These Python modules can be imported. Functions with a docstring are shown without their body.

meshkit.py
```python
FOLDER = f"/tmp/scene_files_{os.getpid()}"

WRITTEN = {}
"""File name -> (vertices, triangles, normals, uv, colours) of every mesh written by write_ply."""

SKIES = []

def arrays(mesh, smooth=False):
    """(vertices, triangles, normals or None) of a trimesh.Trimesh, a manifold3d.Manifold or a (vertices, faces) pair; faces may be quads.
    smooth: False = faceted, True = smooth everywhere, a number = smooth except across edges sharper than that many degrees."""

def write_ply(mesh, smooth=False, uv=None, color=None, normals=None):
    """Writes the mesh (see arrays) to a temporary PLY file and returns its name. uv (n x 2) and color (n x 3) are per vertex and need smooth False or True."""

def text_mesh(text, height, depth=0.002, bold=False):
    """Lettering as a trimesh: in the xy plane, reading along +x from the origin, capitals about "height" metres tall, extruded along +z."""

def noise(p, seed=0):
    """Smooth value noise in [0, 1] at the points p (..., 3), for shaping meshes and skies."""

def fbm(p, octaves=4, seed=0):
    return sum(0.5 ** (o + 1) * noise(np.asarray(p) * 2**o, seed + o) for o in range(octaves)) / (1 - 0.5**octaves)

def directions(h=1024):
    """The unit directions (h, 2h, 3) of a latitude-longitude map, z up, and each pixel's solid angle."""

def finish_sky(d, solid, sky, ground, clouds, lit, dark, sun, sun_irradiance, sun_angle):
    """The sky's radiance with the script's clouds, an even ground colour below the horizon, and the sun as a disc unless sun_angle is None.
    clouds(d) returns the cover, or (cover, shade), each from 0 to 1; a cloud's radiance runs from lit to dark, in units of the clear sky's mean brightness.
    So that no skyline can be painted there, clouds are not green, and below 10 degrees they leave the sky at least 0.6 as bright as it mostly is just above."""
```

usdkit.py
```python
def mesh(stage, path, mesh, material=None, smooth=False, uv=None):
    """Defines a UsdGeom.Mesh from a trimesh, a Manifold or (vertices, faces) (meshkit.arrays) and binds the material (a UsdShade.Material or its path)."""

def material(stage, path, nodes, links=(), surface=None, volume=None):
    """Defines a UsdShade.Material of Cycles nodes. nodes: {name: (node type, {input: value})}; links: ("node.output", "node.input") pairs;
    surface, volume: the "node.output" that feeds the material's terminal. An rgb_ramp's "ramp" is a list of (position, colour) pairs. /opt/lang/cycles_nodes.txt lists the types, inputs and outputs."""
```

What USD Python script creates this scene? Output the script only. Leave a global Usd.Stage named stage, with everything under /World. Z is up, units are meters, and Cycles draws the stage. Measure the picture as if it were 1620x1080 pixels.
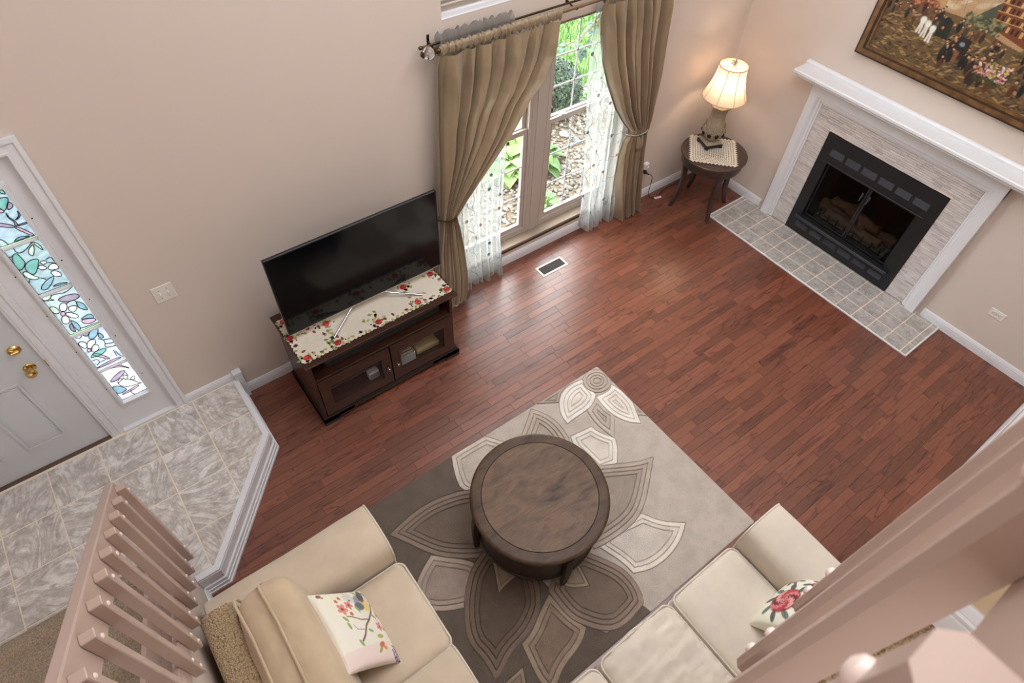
import math, random
import numpy as np, trimesh, shapely, usdkit, meshkit
from shapely.geometry import Polygon, LineString, Point, box as sbox
from shapely.ops import unary_union, polygonize
from scipy.spatial import ConvexHull
from pxr import Usd, UsdGeom, UsdLux, UsdShade, Gf, Sdf, Vt

EXPOSURE, SKY, CEIL, LOFT, LAMP, SIDE = 0.27, 3.3, 4.4, .85, 76.0, 5.2
FLOOR_ROUGH = .25
RUGD, RUGL = (115, 101, 90), (200, 186, 174)
SUEDE = (215, 201, 184)

# ---------------------------------------------------------------- stage, camera, light
stage = Usd.Stage.CreateInMemory()
UsdGeom.SetStageUpAxis(stage, 'Z'); UsdGeom.SetStageMetersPerUnit(stage, 1.0)
UsdGeom.Xform.Define(stage, '/World')
UsdGeom.Scope.Define(stage, '/World/Looks')
EYE = np.array([0, 0, 4.0])
CAMR = np.array([[0.79974409, -0.59924287, 0.03629563],      # right
                 [-0.44757397, -0.6354384, -0.62920233],     # down
                 [0.40010865, 0.48695587, -0.77639362]])     # forward
FPX = 998.08
cam = UsdGeom.Camera.Define(stage, '/World/Camera')
cam.CreateHorizontalApertureAttr(36.0); cam.CreateVerticalApertureAttr(24.0)
cam.CreateFocalLengthAttr(36.0 * FPX / 1620)
cam.CreateFStopAttr(11.0); cam.CreateFocusDistanceAttr(3.9)
cam.CreateExposureAttr(EXPOSURE)
R_, D_, F_ = CAMR
cam.AddTransformOp().Set(Gf.Matrix4d(*R_, 0, *(-D_), 0, *(-F_), 0, *EYE, 1))

dome = UsdLux.DomeLight.Define(stage, '/World/sky')          # bright overcast sky, even all round
dome.CreateIntensityAttr(SKY); dome.CreateColorAttr(Gf.Vec3f(0.95, 0.98, 1.0))
def rect_light(name, loc, sx, sy, inten, col, rot=(0, 0, 0)):
    l = UsdLux.RectLight.Define(stage, '/World/' + name)
    l.CreateWidthAttr(sx); l.CreateHeightAttr(sy); l.CreateIntensityAttr(inten); l.CreateColorAttr(Gf.Vec3f(*col))
    l.AddTranslateOp().Set(Gf.Vec3d(*loc)); l.AddRotateXYZOp().Set(Gf.Vec3f(*rot))
    return l
# flash bounced off the high ceiling of the two-storey room: a broad soft source under the ceiling
rect_light('ceiling_bounce', (2.4, .9, 5.18), 3.4, 2.6, CEIL, (0.92, 0.985, 1.07))
rect_light('loft_window', (-2.5, -0.9, 4.1), 1.5, 1.6, SIDE, (0.95, 0.98, 1.04), (0, -90, 0))   # daylight from the upstairs window left of the stairs
rect_light('loft_bounce', (-1.0, -0.4, 5.18), 2.0, 2.6, LOFT, (0.92, 0.97, 1.06))

# ---------------------------------------------------------------- names and properties
used, origin = {}, {}
def numbered(parent, name):
    k = (parent, name); n = used.get(k, 0); used[k] = n + 1
    return f'{parent}/{name}' if n == 0 else f'{parent}/{name}_{n:03d}'
def tag(p, label=None, cat=None, group=None, kind=None):
    p = p.GetPrim() if hasattr(p, 'GetPrim') else p
    for k, v in (('label', label), ('category', cat), ('group', group), ('kind', kind)):
        if v: p.SetCustomDataByKey(k, v)
    return p
def thing(name, label, cat=None, loc=(0, 0, 0), rotz=0, group=None, kind=None):
    """An Xform directly under /World, at the thing's base; its children are its parts."""
    path = numbered('/World', name); x = UsdGeom.Xform.Define(stage, path)
    x.AddTranslateOp().Set(Gf.Vec3d(*loc))
    if rotz: x.AddRotateZOp().Set(rotz)
    origin[path] = (np.array(loc, float), rotz)
    return tag(x, label, cat, group, kind)
def obj(name, mesh, m, parent=None, smooth=30, label=None, cat=None, group=None, kind=None, local=False, tint=None, subdiv=False):
    """One Mesh prim; world-space vertices unless local. Sub-parts hang under a part's own prim."""
    ppath = str(parent.GetPath()) if parent is not None else '/World'
    path = numbered(ppath, name)
    o, rz = origin.get(ppath, (np.zeros(3), 0))
    origin[path] = (o, rz)
    v, f, _ = meshkit.arrays(mesh, False)
    if not local and (np.abs(o).sum() or rz):
        v = v - o
        if rz:
            c, s = math.cos(math.radians(-rz)), math.sin(math.radians(-rz))
            v = np.c_[c * v[:, 0] - s * v[:, 1], s * v[:, 0] + c * v[:, 1], v[:, 2]]
    if tint is not None: smooth = bool(smooth)
    g = usdkit.mesh(stage, path, (v, f), m, smooth=smooth)
    if tint is not None:
        tint = np.asarray(tint, np.float32)
        if tint.ndim == 1: tint = np.tile(tint, (len(v), 1))
        UsdGeom.PrimvarsAPI(g).CreatePrimvar('tint', Sdf.ValueTypeNames.Color3fArray, 'vertex').Set(Vt.Vec3fArray.FromNumpy(tint))
    return tag(g, label, cat, group, kind)

# ---------------------------------------------------------------- mesh helpers
def cat(ms): return trimesh.util.concatenate([m for m in ms if m is not None and len(m.faces)])
def T(v, f): return trimesh.Trimesh(np.asarray(v, float), np.asarray(f, int), process=False)
def box(x0, x1, y0, y1, z0, z1):
    m = trimesh.creation.box([x1 - x0, y1 - y0, z1 - z0]); m.apply_translation([(x0 + x1) / 2, (y0 + y1) / 2, (z0 + z1) / 2]); return m
def hull(pts):
    return trimesh.convex.convex_hull(np.asarray(pts, float))
def cbox(x0, x1, y0, y1, z0, z1, c=.004):
    """Box with chamfered edges."""
    c = min(c, abs(x1 - x0) * .45, abs(y1 - y0) * .45, abs(z1 - z0) * .45)
    p = []
    for x, sx in ((x0, c), (x1, -c)):
        for y, sy in ((y0, c), (y1, -c)):
            for z, sz in ((z0, c), (z1, -c)):
                p += [(x, y + sy, z + sz), (x + sx, y, z + sz), (x + sx, y + sy, z)]
    return hull(p)
def grid(P, flip=False, closeu=False):
    """Quads over an (n, m, 3) array of points."""
    n, m = P.shape[:2]; idx = np.arange(n * m).reshape(n, m)
    if closeu: idx = np.vstack([idx, idx[:1]])
    a, b, c, d = idx[:-1, :-1].ravel(), idx[1:, :-1].ravel(), idx[1:, 1:].ravel(), idx[:-1, 1:].ravel()
    f = np.vstack([np.c_[a, b, c], np.c_[a, c, d]])
    return T(P.reshape(-1, 3), f[:, ::-1] if flip else f)
def tube(pts, r, sides=8, closed=False):
    p = np.asarray(pts, float); n = len(p)
    t = (np.roll(p, -1, 0) - np.roll(p, 1, 0)) if closed else np.gradient(p, axis=0)
    t /= np.linalg.norm(t, axis=1, keepdims=True) + 1e-12
    a = np.zeros_like(t); ref = np.array([0, 0, 1.0]) if abs(t[0, 2]) < .9 else np.array([1.0, 0, 0])
    for i in range(n):
        x = ref - t[i] * (ref @ t[i]); x /= np.linalg.norm(x) + 1e-12; a[i] = x; ref = x
    b = np.cross(t, a); ang = np.arange(sides) * 2 * np.pi / sides
    rr = np.broadcast_to(r, (n,))[:, None, None]
    v = p[:, None] + rr * (np.cos(ang)[None, :, None] * a[:, None] + np.sin(ang)[None, :, None] * b[:, None])
    idx = np.arange(n * sides).reshape(n, sides); f = []
    I = list(range(n)) + ([0] if closed else [])
    for i, j in zip(I[:-1], I[1:]):
        for k in range(sides):
            l = (k + 1) % sides; f += [(idx[i, k], idx[i, l], idx[j, l]), (idx[i, k], idx[j, l], idx[j, k])]
    v = v.reshape(-1, 3)
    if not closed:
        v = np.vstack([v, p[:1], p[-1:]])
        for k in range(sides):
            l = (k + 1) % sides; f += [(n * sides, idx[0, l], idx[0, k]), (n * sides + 1, idx[-1, k], idx[-1, l])]
    return T(v, f)
def lathe(prof, n=32, c=(0, 0, 0), sx=1, sy=1):
    """Profile of (r, z) turned round z; r = 0 ends close it."""
    prof = np.asarray(prof, float); a = np.arange(n) * 2 * np.pi / n
    P = np.stack([np.cos(a)[:, None] * prof[:, 0] * sx + c[0], np.sin(a)[:, None] * prof[:, 0] * sy + c[1], np.broadcast_to(prof[:, 1] + c[2], (n, len(prof)))], -1)
    return grid(P, closeu=True)
def poly_mesh(p, h):
    ps = [g for g in getattr(p, 'geoms', [p]) if isinstance(g, Polygon) and g.area > 1e-7]
    return cat([trimesh.creation.extrude_polygon(g, h, engine='earcut') for g in ps]) if ps else None
def slab(p, z0, z1):
    m = poly_mesh(p, z1 - z0); m.apply_translation([0, 0, z0]); return m
def prism_xz(p, y0, y1):
    """Polygon in (x, z) pulled along y."""
    m = poly_mesh(p, y1 - y0); v = m.vertices.copy()
    return T(np.c_[v[:, 0], y1 - v[:, 2], v[:, 1]], m.faces)
def prism_yz(p, x0, x1):
    m = poly_mesh(p, x1 - x0); v = m.vertices.copy()
    return T(np.c_[v[:, 2] + x0, v[:, 0], v[:, 1]], m.faces)
def move(m, d=(0, 0, 0), rz=0, rx=0, ry=0, c=(0, 0, 0)):
    m = m.copy(); M = np.eye(4)
    for ang, ax in ((rx, [1, 0, 0]), (ry, [0, 1, 0]), (rz, [0, 0, 1])):
        if ang: M = trimesh.transformations.rotation_matrix(math.radians(ang), ax, c) @ M
    m.apply_transform(M); m.apply_translation(d); return m
def cyl(p0, p1, r, n=16): return tube([p0, p1], r, n)
def ball(c, r, sub=2, s=(1, 1, 1)):
    m = trimesh.creation.icosphere(sub, r); m.apply_scale(s); m.apply_translation(c); return m
def smoothpts(P, n=3, closed=True):
    P = np.asarray(P, float)
    for _ in range(n):
        if closed:
            Q = np.roll(P, -1, 0); P = np.stack([.75 * P + .25 * Q, .25 * P + .75 * Q], 1).reshape(-1, P.shape[1])
        else:
            a, b = P[:-1], P[1:]; P = np.vstack([P[:1], np.stack([.75 * a + .25 * b, .25 * a + .75 * b], 1).reshape(-1, P.shape[1]), P[-1:]])
    return P
def axis_samples(h, r, n):
    i = h - r; e = [-h, -h + .25 * r, -h + .55 * r]
    return np.array(e + list(np.linspace(-i, i, n)) + [-x for x in e[::-1]])
def soft_box(c, size, r, n=(12, 12, 6), puff=(0, 0, 0, 0), wrinkle=0, seed=0, wscale=9, side=0):
    """Rounded box; puff = bulge of (top, bottom, front/back sides, left/right sides)."""
    h = np.array(size) / 2; S = [axis_samples(h[k], min(r, h[k] * .98), n[k]) for k in range(3)]
    V, F, o = [], [], 0
    for k in range(3):
        i, j = (k + 1) % 3, (k + 2) % 3
        for s in (-1, 1):
            A, B = np.meshgrid(S[i], S[j], indexing='ij'); P = np.zeros(A.shape + (3,)); P[..., i] = A; P[..., j] = B; P[..., k] = s * h[k]
            g = grid(P, flip=(s < 0)); V.append(g.vertices); F.append(g.faces + o); o += len(g.vertices)
    V, F = np.vstack(V), np.vstack(F)
    rr = np.minimum(r, h * .98); inner = h - rr
    cl = np.clip(V, -inner, inner); d = V - cl; dn = d / rr
    L = np.linalg.norm(dn, axis=1, keepdims=True); P = cl + d / np.maximum(L, 1e-9) * np.max(np.abs(dn), axis=1, keepdims=True)
    u = np.clip(P / h, -1, 1); w = (1 - u ** 2).clip(0)
    P[:, 2] += np.where(u[:, 2] > 0, puff[0], -puff[1]) * (w[:, 0] * w[:, 1]) ** .6 * np.abs(u[:, 2])
    P[:, 1] += puff[2] * u[:, 1] * (w[:, 0] * w[:, 2]) ** .6
    P[:, 0] += puff[3] * u[:, 0] * (w[:, 1] * w[:, 2]) ** .6
    if wrinkle:
        nrm = P / (np.linalg.norm(P, axis=1, keepdims=True) + 1e-9)
        P += (meshkit.fbm(P * wscale + 17 + seed, 4, seed) - .5)[:, None] * wrinkle * np.c_[nrm[:, 0] * .3, nrm[:, 1] * .3, np.ones(len(P))]
    m = T(P + np.array(c), F); m.merge_vertices(digits_vertex=5); return m
def smooth_keep(P, n=2, ang=42):
    """Chaikin smoothing of a closed outline that keeps its sharp corners."""
    P = np.asarray(P, float); a, b = P - np.roll(P, 1, 0), np.roll(P, -1, 0) - P
    t = np.degrees(np.abs(np.arctan2(a[:, 0] * b[:, 1] - a[:, 1] * b[:, 0], (a * b).sum(1)))); keep = t > ang
    for _ in range(n):
        Q, K, m = [], [], len(P)
        for i in range(m):
            p, q = P[i], P[(i + 1) % m]
            if keep[i]: Q.append(p); K.append(True)
            else: Q.append(.75 * p + .25 * q); K.append(False)
            if not keep[(i + 1) % m]: Q.append(.25 * p + .75 * q); K.append(False)
        P, keep = np.array(Q), K
    return P
def loft(secs, cap=True):
    P = np.array(secs, float); m = grid(np.swapaxes(P, 0, 1), closeu=True)
    if cap:
        v, f = list(m.vertices), list(m.faces); n, k = P.shape[1], P.shape[0]
        for e, flip in ((0, False), (k - 1, True)):
            v.append(P[e].mean(0)); c = len(v) - 1
            for i in range(n):
                a, b = i * k + e, ((i + 1) % n) * k + e; f.append((c, a, b) if flip else (c, b, a))
        m = T(v, f)
    m.fix_normals(); return m

# ---------------------------------------------------------------- colours and materials
def L(r, g=None, b=None):
    """sRGB 0..255 to linear."""
    c = np.array([r, g, b] if g is not None else r, float) / 255
    return tuple(np.where(c <= .04045, c / 12.92, ((c + .055) / 1.055) ** 2.4))
def material(name, nodes, links, surface): return usdkit.material(stage, '/World/Looks/' + name, nodes, links, surface=surface)
def pbr(name, col, rough=.5, metal=0, var=0, vscale=(8, 8, 8), col2=None, bump=0, bscale=(200, 200, 200), bdist=.002, spec=.5, coat=0, coat_rough=.1, sheen=0, tint=None, detail=4, ramp=(.3, .7), emit=None, sss=0, alpha=None, transl=0, distort=0):
    n = {'p': ('principled_bsdf', dict(base_color=col, roughness=rough, metallic=metal, specular_ior_level=spec, coat_weight=coat, coat_roughness=coat_rough, sheen_weight=sheen)), 'g': ('geometry', {})}
    k = []
    if emit: n['p'][1].update(emission_color=emit[0], emission_strength=emit[1])
    if alpha is not None: n['p'][1]['alpha'] = alpha
    src = None
    if var or col2 is not None:
        if col2 is None: col, col2 = tuple(np.array(col) * (1 - var)), tuple(np.minimum(1, np.array(col) * (1 + var)))
        n['m'] = ('mapping', dict(scale=vscale)); n['t'] = ('noise_texture', dict(scale=1.0, detail=detail, roughness=.6, distortion=distort))
        n['r'] = ('rgb_ramp', dict(ramp=[(ramp[0], col), (ramp[1], col2)]))
        k += [('g.position', 'm.vector'), ('m.vector', 't.vector'), ('t.fac', 'r.fac')]; src = 'r.color'
    if tint:
        n['a'] = ('attribute', dict(attribute='tint'))
        if src and tint == 'multiply':
            n['x'] = ('mix_color', dict(blend_type='multiply', fac=1.0)); k += [(src, 'x.a'), ('a.color', 'x.b')]; src = 'x.result'
        else: src = 'a.color'
    if src: k.append((src, 'p.base_color'))
    if bump:
        n['bm'] = ('mapping', dict(scale=bscale)); n['bt'] = ('noise_texture', dict(scale=1.0, detail=3)); n['b'] = ('bump', dict(strength=bump, distance=bdist))
        k += [('g.position', 'bm.vector'), ('bm.vector', 'bt.vector'), ('bt.fac', 'b.height'), ('b.normal', 'p.normal')]
    surf = 'p.BSDF'
    if transl:
        n['tr'] = ('translucent_bsdf', dict(color=col)); n['mx'] = ('mix_closure', dict(fac=transl)); k += [('p.BSDF', 'mx.closure1'), ('tr.BSDF', 'mx.closure2')]
        if src: k.append((src, 'tr.color'))
        surf = 'mx.closure'
    return material(name, n, k, surf)

WALLC = L(213, 198, 187)
M = {}
M['wall'] = pbr('wall_paint', WALLC, .75, bump=.15, bscale=(140, 140, 140), bdist=.001)
M['ceiling'] = pbr('ceiling_paint', L(236, 226, 216), .9)
M['white'] = pbr('white_trim', L(226, 225, 228), .42, var=.02, vscale=(3, 3, 3))
M['white_gloss'] = pbr('white_plastic', L(228, 222, 216), .3)
M['door'] = pbr('door_paint', L(206, 208, 211), .5, bump=.05, bscale=(60, 60, 10))
M['dark'] = pbr('dark_gap', L(28, 20, 16), .9)
M['brass'] = pbr('polished_brass', (.66, .45, .17), .16, 1)
M['rail'] = pbr('rail_paint', L(190, 165, 152), .42, var=.03, vscale=(5, 5, 5), bump=.04, bscale=(20, 20, 90))
M['rail_loft'] = M['rail']
M['capw'] = pbr('screw_cap', L(238, 214, 204), .35)
M['chrome'] = pbr('chrome', (.50, .50, .52), .24, 1)
M['iron'] = pbr('bronze_rod', L(96, 78, 56), .35, 1)
M['black_gloss'] = pbr('black_screen', (.003, .003, .004), .10, spec=.32)
M['black'] = pbr('black_plastic', (.012, .012, .013), .4)
M['firemetal'] = pbr('black_metal', (.011, .011, .013), .45)
M['louver'] = pbr('louver_grey', L(72, 72, 80), .5)
M['soot'] = pbr('soot', L(26, 22, 20), .95, var=.5, vscale=(9, 9, 9))
M['log'] = pbr('charred_log', L(130, 106, 86), .9, var=.4, vscale=(25, 8, 25), bump=.6, bscale=(40, 40, 40))
M['ember'] = pbr('ash_bed', L(120, 116, 112), .95, var=.5, vscale=(40, 40, 40), bump=.8, bscale=(90, 90, 90))
def glass_pane(name, col=(1, 1, 1), f0=.03, f1=.5):
    """Thin clear pane: see-through, with a reflection that grows towards grazing angles."""
    return material(name, {'t': ('transparent_bsdf', dict(color=col)), 'g': ('glossy_bsdf', dict(color=(1, 1, 1), roughness=.02)), 'f': ('layer_weight', dict(blend=.5)), 'w': ('math', dict(math_type='power', value2=5.0)), 's': ('math', dict(math_type='multiply_add', value2=f1, value3=f0)), 'm': ('mix_closure', {})},
                    [('f.facing', 'w.value1'), ('w.value', 's.value1'), ('s.value', 'm.fac'), ('t.BSDF', 'm.closure1'), ('g.BSDF', 'm.closure2')], 'm.closure')
M['pane'] = glass_pane('window_glass', (.97, .985, .98))
M['fireglass'] = glass_pane('smoked_glass', (.62, .60, .58), .012, .15)
M['crystal'] = material('crystal_glass', {'p': ('principled_bsdf', dict(base_color=(1, 1, 1), transmission_weight=1.0, roughness=.02, ior=1.5))}, [], 'p.BSDF')

def plank_mat():
    n = {'g': ('geometry', {}), 'a': ('attribute', dict(attribute='tint')), 's': ('separate_color', {}), 'c': ('combine_xyz', {}), 'sc': ('vector_math', dict(math_type='multiply', vector2=(37, 23, 5))),
         'ad': ('vector_math', dict(math_type='add')), 'm1': ('mapping', dict(scale=(1.7, 14, 1))), 'n1': ('noise_texture', dict(scale=1.0, detail=2.5, roughness=.5, distortion=.5)),
         'w': ('math', dict(math_type='multiply', value2=9.0)), 'fr': ('math', dict(math_type='pingpong', value2=1.0)),
         'm2': ('mapping', dict(scale=(14, 260, 1))), 'n2': ('noise_texture', dict(scale=1.0, detail=3, roughness=.6)),
         'r1': ('rgb_ramp', dict(ramp=[(0, L(76, 40, 31)), (.07, L(98, 53, 42)), (.2, L(118, 68, 51)), (.75, L(124, 73, 54)), (1, L(118, 69, 52))])),
         'r2': ('rgb_ramp', dict(ramp=[(.25, (.84, .83, .83)), (.65, (1.06, 1.06, 1.06))])),
         'fx': ('mix_float', dict(b=.5)), 'pl': ('map_range', dict(from_min=.62, from_max=.75, to_min=0.0, to_max=.85, clamp=True)), 'x1': ('mix_color', dict(blend_type='multiply', fac=1.0)), 'x2': ('mix_color', dict(blend_type='multiply', fac=1.0, use_clamp=False)),
         'tn': ('combine_color', {}), 'p': ('principled_bsdf', dict(roughness=.3, specular_ior_level=.8)), 'rn': ('math', dict(math_type='multiply_add', value2=.12, value3=FLOOR_ROUGH)),
         'b': ('bump', dict(strength=.06, distance=.001))}
    k = [('a.color', 's.color'), ('s.r', 'c.x'), ('s.g', 'c.y'), ('s.b', 'c.z'), ('c.vector', 'sc.vector1'), ('g.position', 'ad.vector1'), ('sc.vector', 'ad.vector2'),
         ('ad.vector', 'm1.vector'), ('m1.vector', 'n1.vector'), ('n1.fac', 'w.value1'), ('w.value', 'fr.value1'), ('fr.value', 'fx.a'), ('pl.result', 'fx.fac'), ('fx.result', 'r1.fac'), ('s.g', 'pl.value'),
         ('ad.vector', 'm2.vector'), ('m2.vector', 'n2.vector'), ('n2.fac', 'r2.fac'), ('r1.color', 'x1.a'), ('r2.color', 'x1.b'),
         ('x1.result', 'x2.a'), ('tn.color', 'x2.b'), ('x2.result', 'p.base_color'), ('n2.fac', 'rn.value1'), ('rn.value', 'p.roughness'), ('n2.fac', 'b.height'), ('b.normal', 'p.normal')]
    # tone of the strip: from its red tint
    n['tr'] = ('math', dict(math_type='multiply_add', value2=.52, value3=.72)); k += [('s.r', 'tr.value1'), ('tr.value', 'tn.r'), ('tr.value', 'tn.g'), ('tr.value', 'tn.b')]
    return material('cherry_laminate', n, k, 'p.BSDF')
M['plank'] = plank_mat()
def stone_mat(name, cols, scale, rough, dist=3.0):
    n = {'g': ('geometry', {}), 'a': ('attribute', dict(attribute='tint')), 'sc': ('vector_math', dict(math_type='multiply', vector2=(31, 17, 9))), 'ad': ('vector_math', dict(math_type='add')), 'ss': ('separate_color', {}), 'ra': ('math', dict(math_type='multiply', value2=6.28)), 'vr': ('vector_rotate', dict(rotate_type='z_axis')),
         'm': ('mapping', dict(scale=scale)), 'n': ('noise_texture', dict(scale=1.0, detail=8, roughness=.62, distortion=dist)), 'n2': ('noise_texture', dict(scale=14.0, detail=6, roughness=.7)),
         'r': ('rgb_ramp', dict(ramp=cols)), 'r2': ('rgb_ramp', dict(ramp=[(.3, (.66, .64, .62)), (.62, (1.08, 1.08, 1.08))])), 'x': ('mix_color', dict(blend_type='multiply', fac=1.0, use_clamp=False)),
         'p': ('principled_bsdf', dict(roughness=rough)), 'b': ('bump', dict(strength=.08, distance=.002))}
    k = [('a.color', 'sc.vector1'), ('g.position', 'ad.vector1'), ('sc.vector', 'ad.vector2'), ('a.color', 'ss.color'), ('ss.r', 'ra.value1'), ('ra.value', 'vr.angle'), ('ad.vector', 'vr.vector'), ('vr.vector', 'm.vector'), ('m.vector', 'n.vector'), ('ad.vector', 'n2.vector'),
         ('n.fac', 'r.fac'), ('n2.fac', 'r2.fac'), ('r.color', 'x.a'), ('r2.color', 'x.b'), ('x.result', 'p.base_color'), ('n.fac', 'b.height'), ('b.normal', 'p.normal')]
    return material(name, n, k, 'p.BSDF')
M['tile'] = stone_mat('foyer_stone', [(.28, L(176, 168, 161)), (.40, L(220, 214, 210)), (.50, L(190, 182, 175)), (.58, L(230, 226, 222)), (.68, L(198, 191, 184)), (.8, L(224, 219, 215))], (1.5, 3.4, 1.5), .28, 3.4)
M['hearth_tile'] = stone_mat('hearth_stone', [(.3, L(150, 144, 139)), (.45, L(188, 182, 178)), (.55, L(168, 161, 156)), (.7, L(204, 199, 196))], (7, 7, 7), .35)
M['grout'] = pbr('grout', L(236, 222, 202), .85)
M['marble'] = pbr('mosaic_marble', L(200, 190, 186), .35, tint='multiply', col2=L(226, 219, 216), vscale=(25, 9, 60))
M['carpet'] = pbr('stair_carpet', L(150, 130, 108), .95, col2=L(206, 185, 160), vscale=(150, 150, 150), detail=5, bump=1, bscale=(260, 260, 260), bdist=.012, ramp=(.36, .64), sheen=.2)
M['loft_carpet'] = pbr('loft_carpet', L(120, 92, 60), .95, col2=L(196, 164, 122), vscale=(170, 170, 170), detail=5, bump=1, bscale=(260, 260, 260), bdist=.012, ramp=(.38, .62))

# ---------------------------------------------------------------- the room
YW, XW, FZ, LZ = 3.27, 5.15, .20, 2.84     # window wall, fireplace wall, foyer floor, loft floor
CZ = 5.25
rng = random.Random(7)
# floor of laminate strips, each its own part
FX0, FX1, FY0 = -.62, 5.15, -3.0
fl = thing('floor', 'reddish brown laminate floor of narrow wood strips', kind='structure')
obj('underlay', box(FX0, FX1, FY0, YW, -.05, -.0075), M['dark'], fl)
platform = Polygon([(-2.6, 3.27), (.10, 3.27), (.10, 2.70), (-.50, 2.012), (-.70, 2.012), (-.70, 1.80), (-2.6, 1.80)])
def project(p):
    q = (np.asarray(p, float) - EYE) @ CAMR.T
    return q[..., :2] / np.maximum(q[..., 2:], .01) * FPX + [810, 540]
def tri_area(a): return .5 * abs(sum(a[i][0] * a[(i + 1) % len(a)][1] - a[(i + 1) % len(a)][0] * a[i][1] for i in range(len(a))))
strips = []; PW = .0645; y = FY0; row = 0
rugbox = sbox(.05, .35, 2.42, 1.88); frame = sbox(0, 0, 1620, 1080)
inner_pf = platform.buffer(-.03)
while y < YW - .001:
    y1 = min(y + PW, YW - .004); x = FX0 - rng.random() * .4
    while x < FX1:
        w = rng.choice([.24, .3, .36, .42, .48, .55]); x1 = min(x + w, FX1 - .002); x0 = max(x, FX0)
        if x1 - x0 > .02:
            q = sbox(x0, y, x1, y1)
            if not inner_pf.contains(q):
                pp = project([(x0, y, 0), (x1, y, 0), (x1, y1, 0), (x0, y1, 0)]); g = Polygon(pp)
                a = g.intersection(frame).area if g.is_valid and y > -.4 else 0
                if a and (rugbox.contains(q) or platform.buffer(.02).contains(q) or (y < .2 and x < 2.3) or (x < .3 and .45 < y < 1.6) or (x1 > 4.62 and .5 < y < 2.66)): a = 0
                strips.append((a, x0, x1, y, y1, (rng.random(), rng.random(), rng.random())))
        x += w
    y += PW; row += 1
strips.sort(key=lambda s: -s[0])
def strip_mesh(s):
    g = .0005; return cbox(s[1] + g, s[2] - g, s[3] + g, s[4] - g, -.0075, 0, .0006)
for s in strips[:300]: obj('plank', strip_mesh(s), M['plank'], fl, False, tint=s[5])
ms = [box(s[1] + .0005, s[2] - .0005, s[3] + .0005, s[4] - .0005, -.0075, 0) for s in strips[300:]]
obj('planks', cat(ms), M['plank'], fl, False, kind='stuff', tint=np.vstack([np.tile(s[5], (len(m.vertices), 1)) for s, m in zip(strips[300:], ms)]))

# walls
walls = Polygon([(-2.6, 0), (XW + .12, 0), (XW + .12, CZ), (-2.6, CZ)])
WX0, WX1 = 2.006, 3.80
holes = [sbox(WX0, .185, WX1, 2.05), sbox(WX0, 2.285, WX1, 3.85), sbox(-1.70, .15, -.30, 2.255)]
wb = walls.difference(unary_union(holes))
obj('wall_back', prism_xz(wb, YW, YW + .16), M['wall'], label='beige window wall behind the television', kind='structure')
wr = sbox(-2.5, 0, YW, CZ).difference(sbox(1.13, .15, 2.07, .83))
obj('wall_right', prism_yz(wr, XW, XW + .12), M['wall'], label='beige wall around the fireplace', kind='structure')
obj('wall_left', box(-2.7, -2.6, -3, YW + .1, 0, CZ), M['wall'], label='beige wall of the entry beside the stairs', kind='structure')
obj('wall_front', box(3.2, XW, -.435, -.315, 0, LZ - .22), M['wall'], label='short beige wall under the loft, right of the sofa', kind='structure')
obj('wall_rear', box(-2.7, XW + .12, -3.1, -3, 0, CZ), M['wall'], label='beige rear wall behind the loft', kind='structure')
obj('ceiling', box(-2.7, XW + .12, -3.1, YW + .16, CZ, CZ + .1), M['ceiling'], label='high ceiling over the room', kind='structure')
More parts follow.
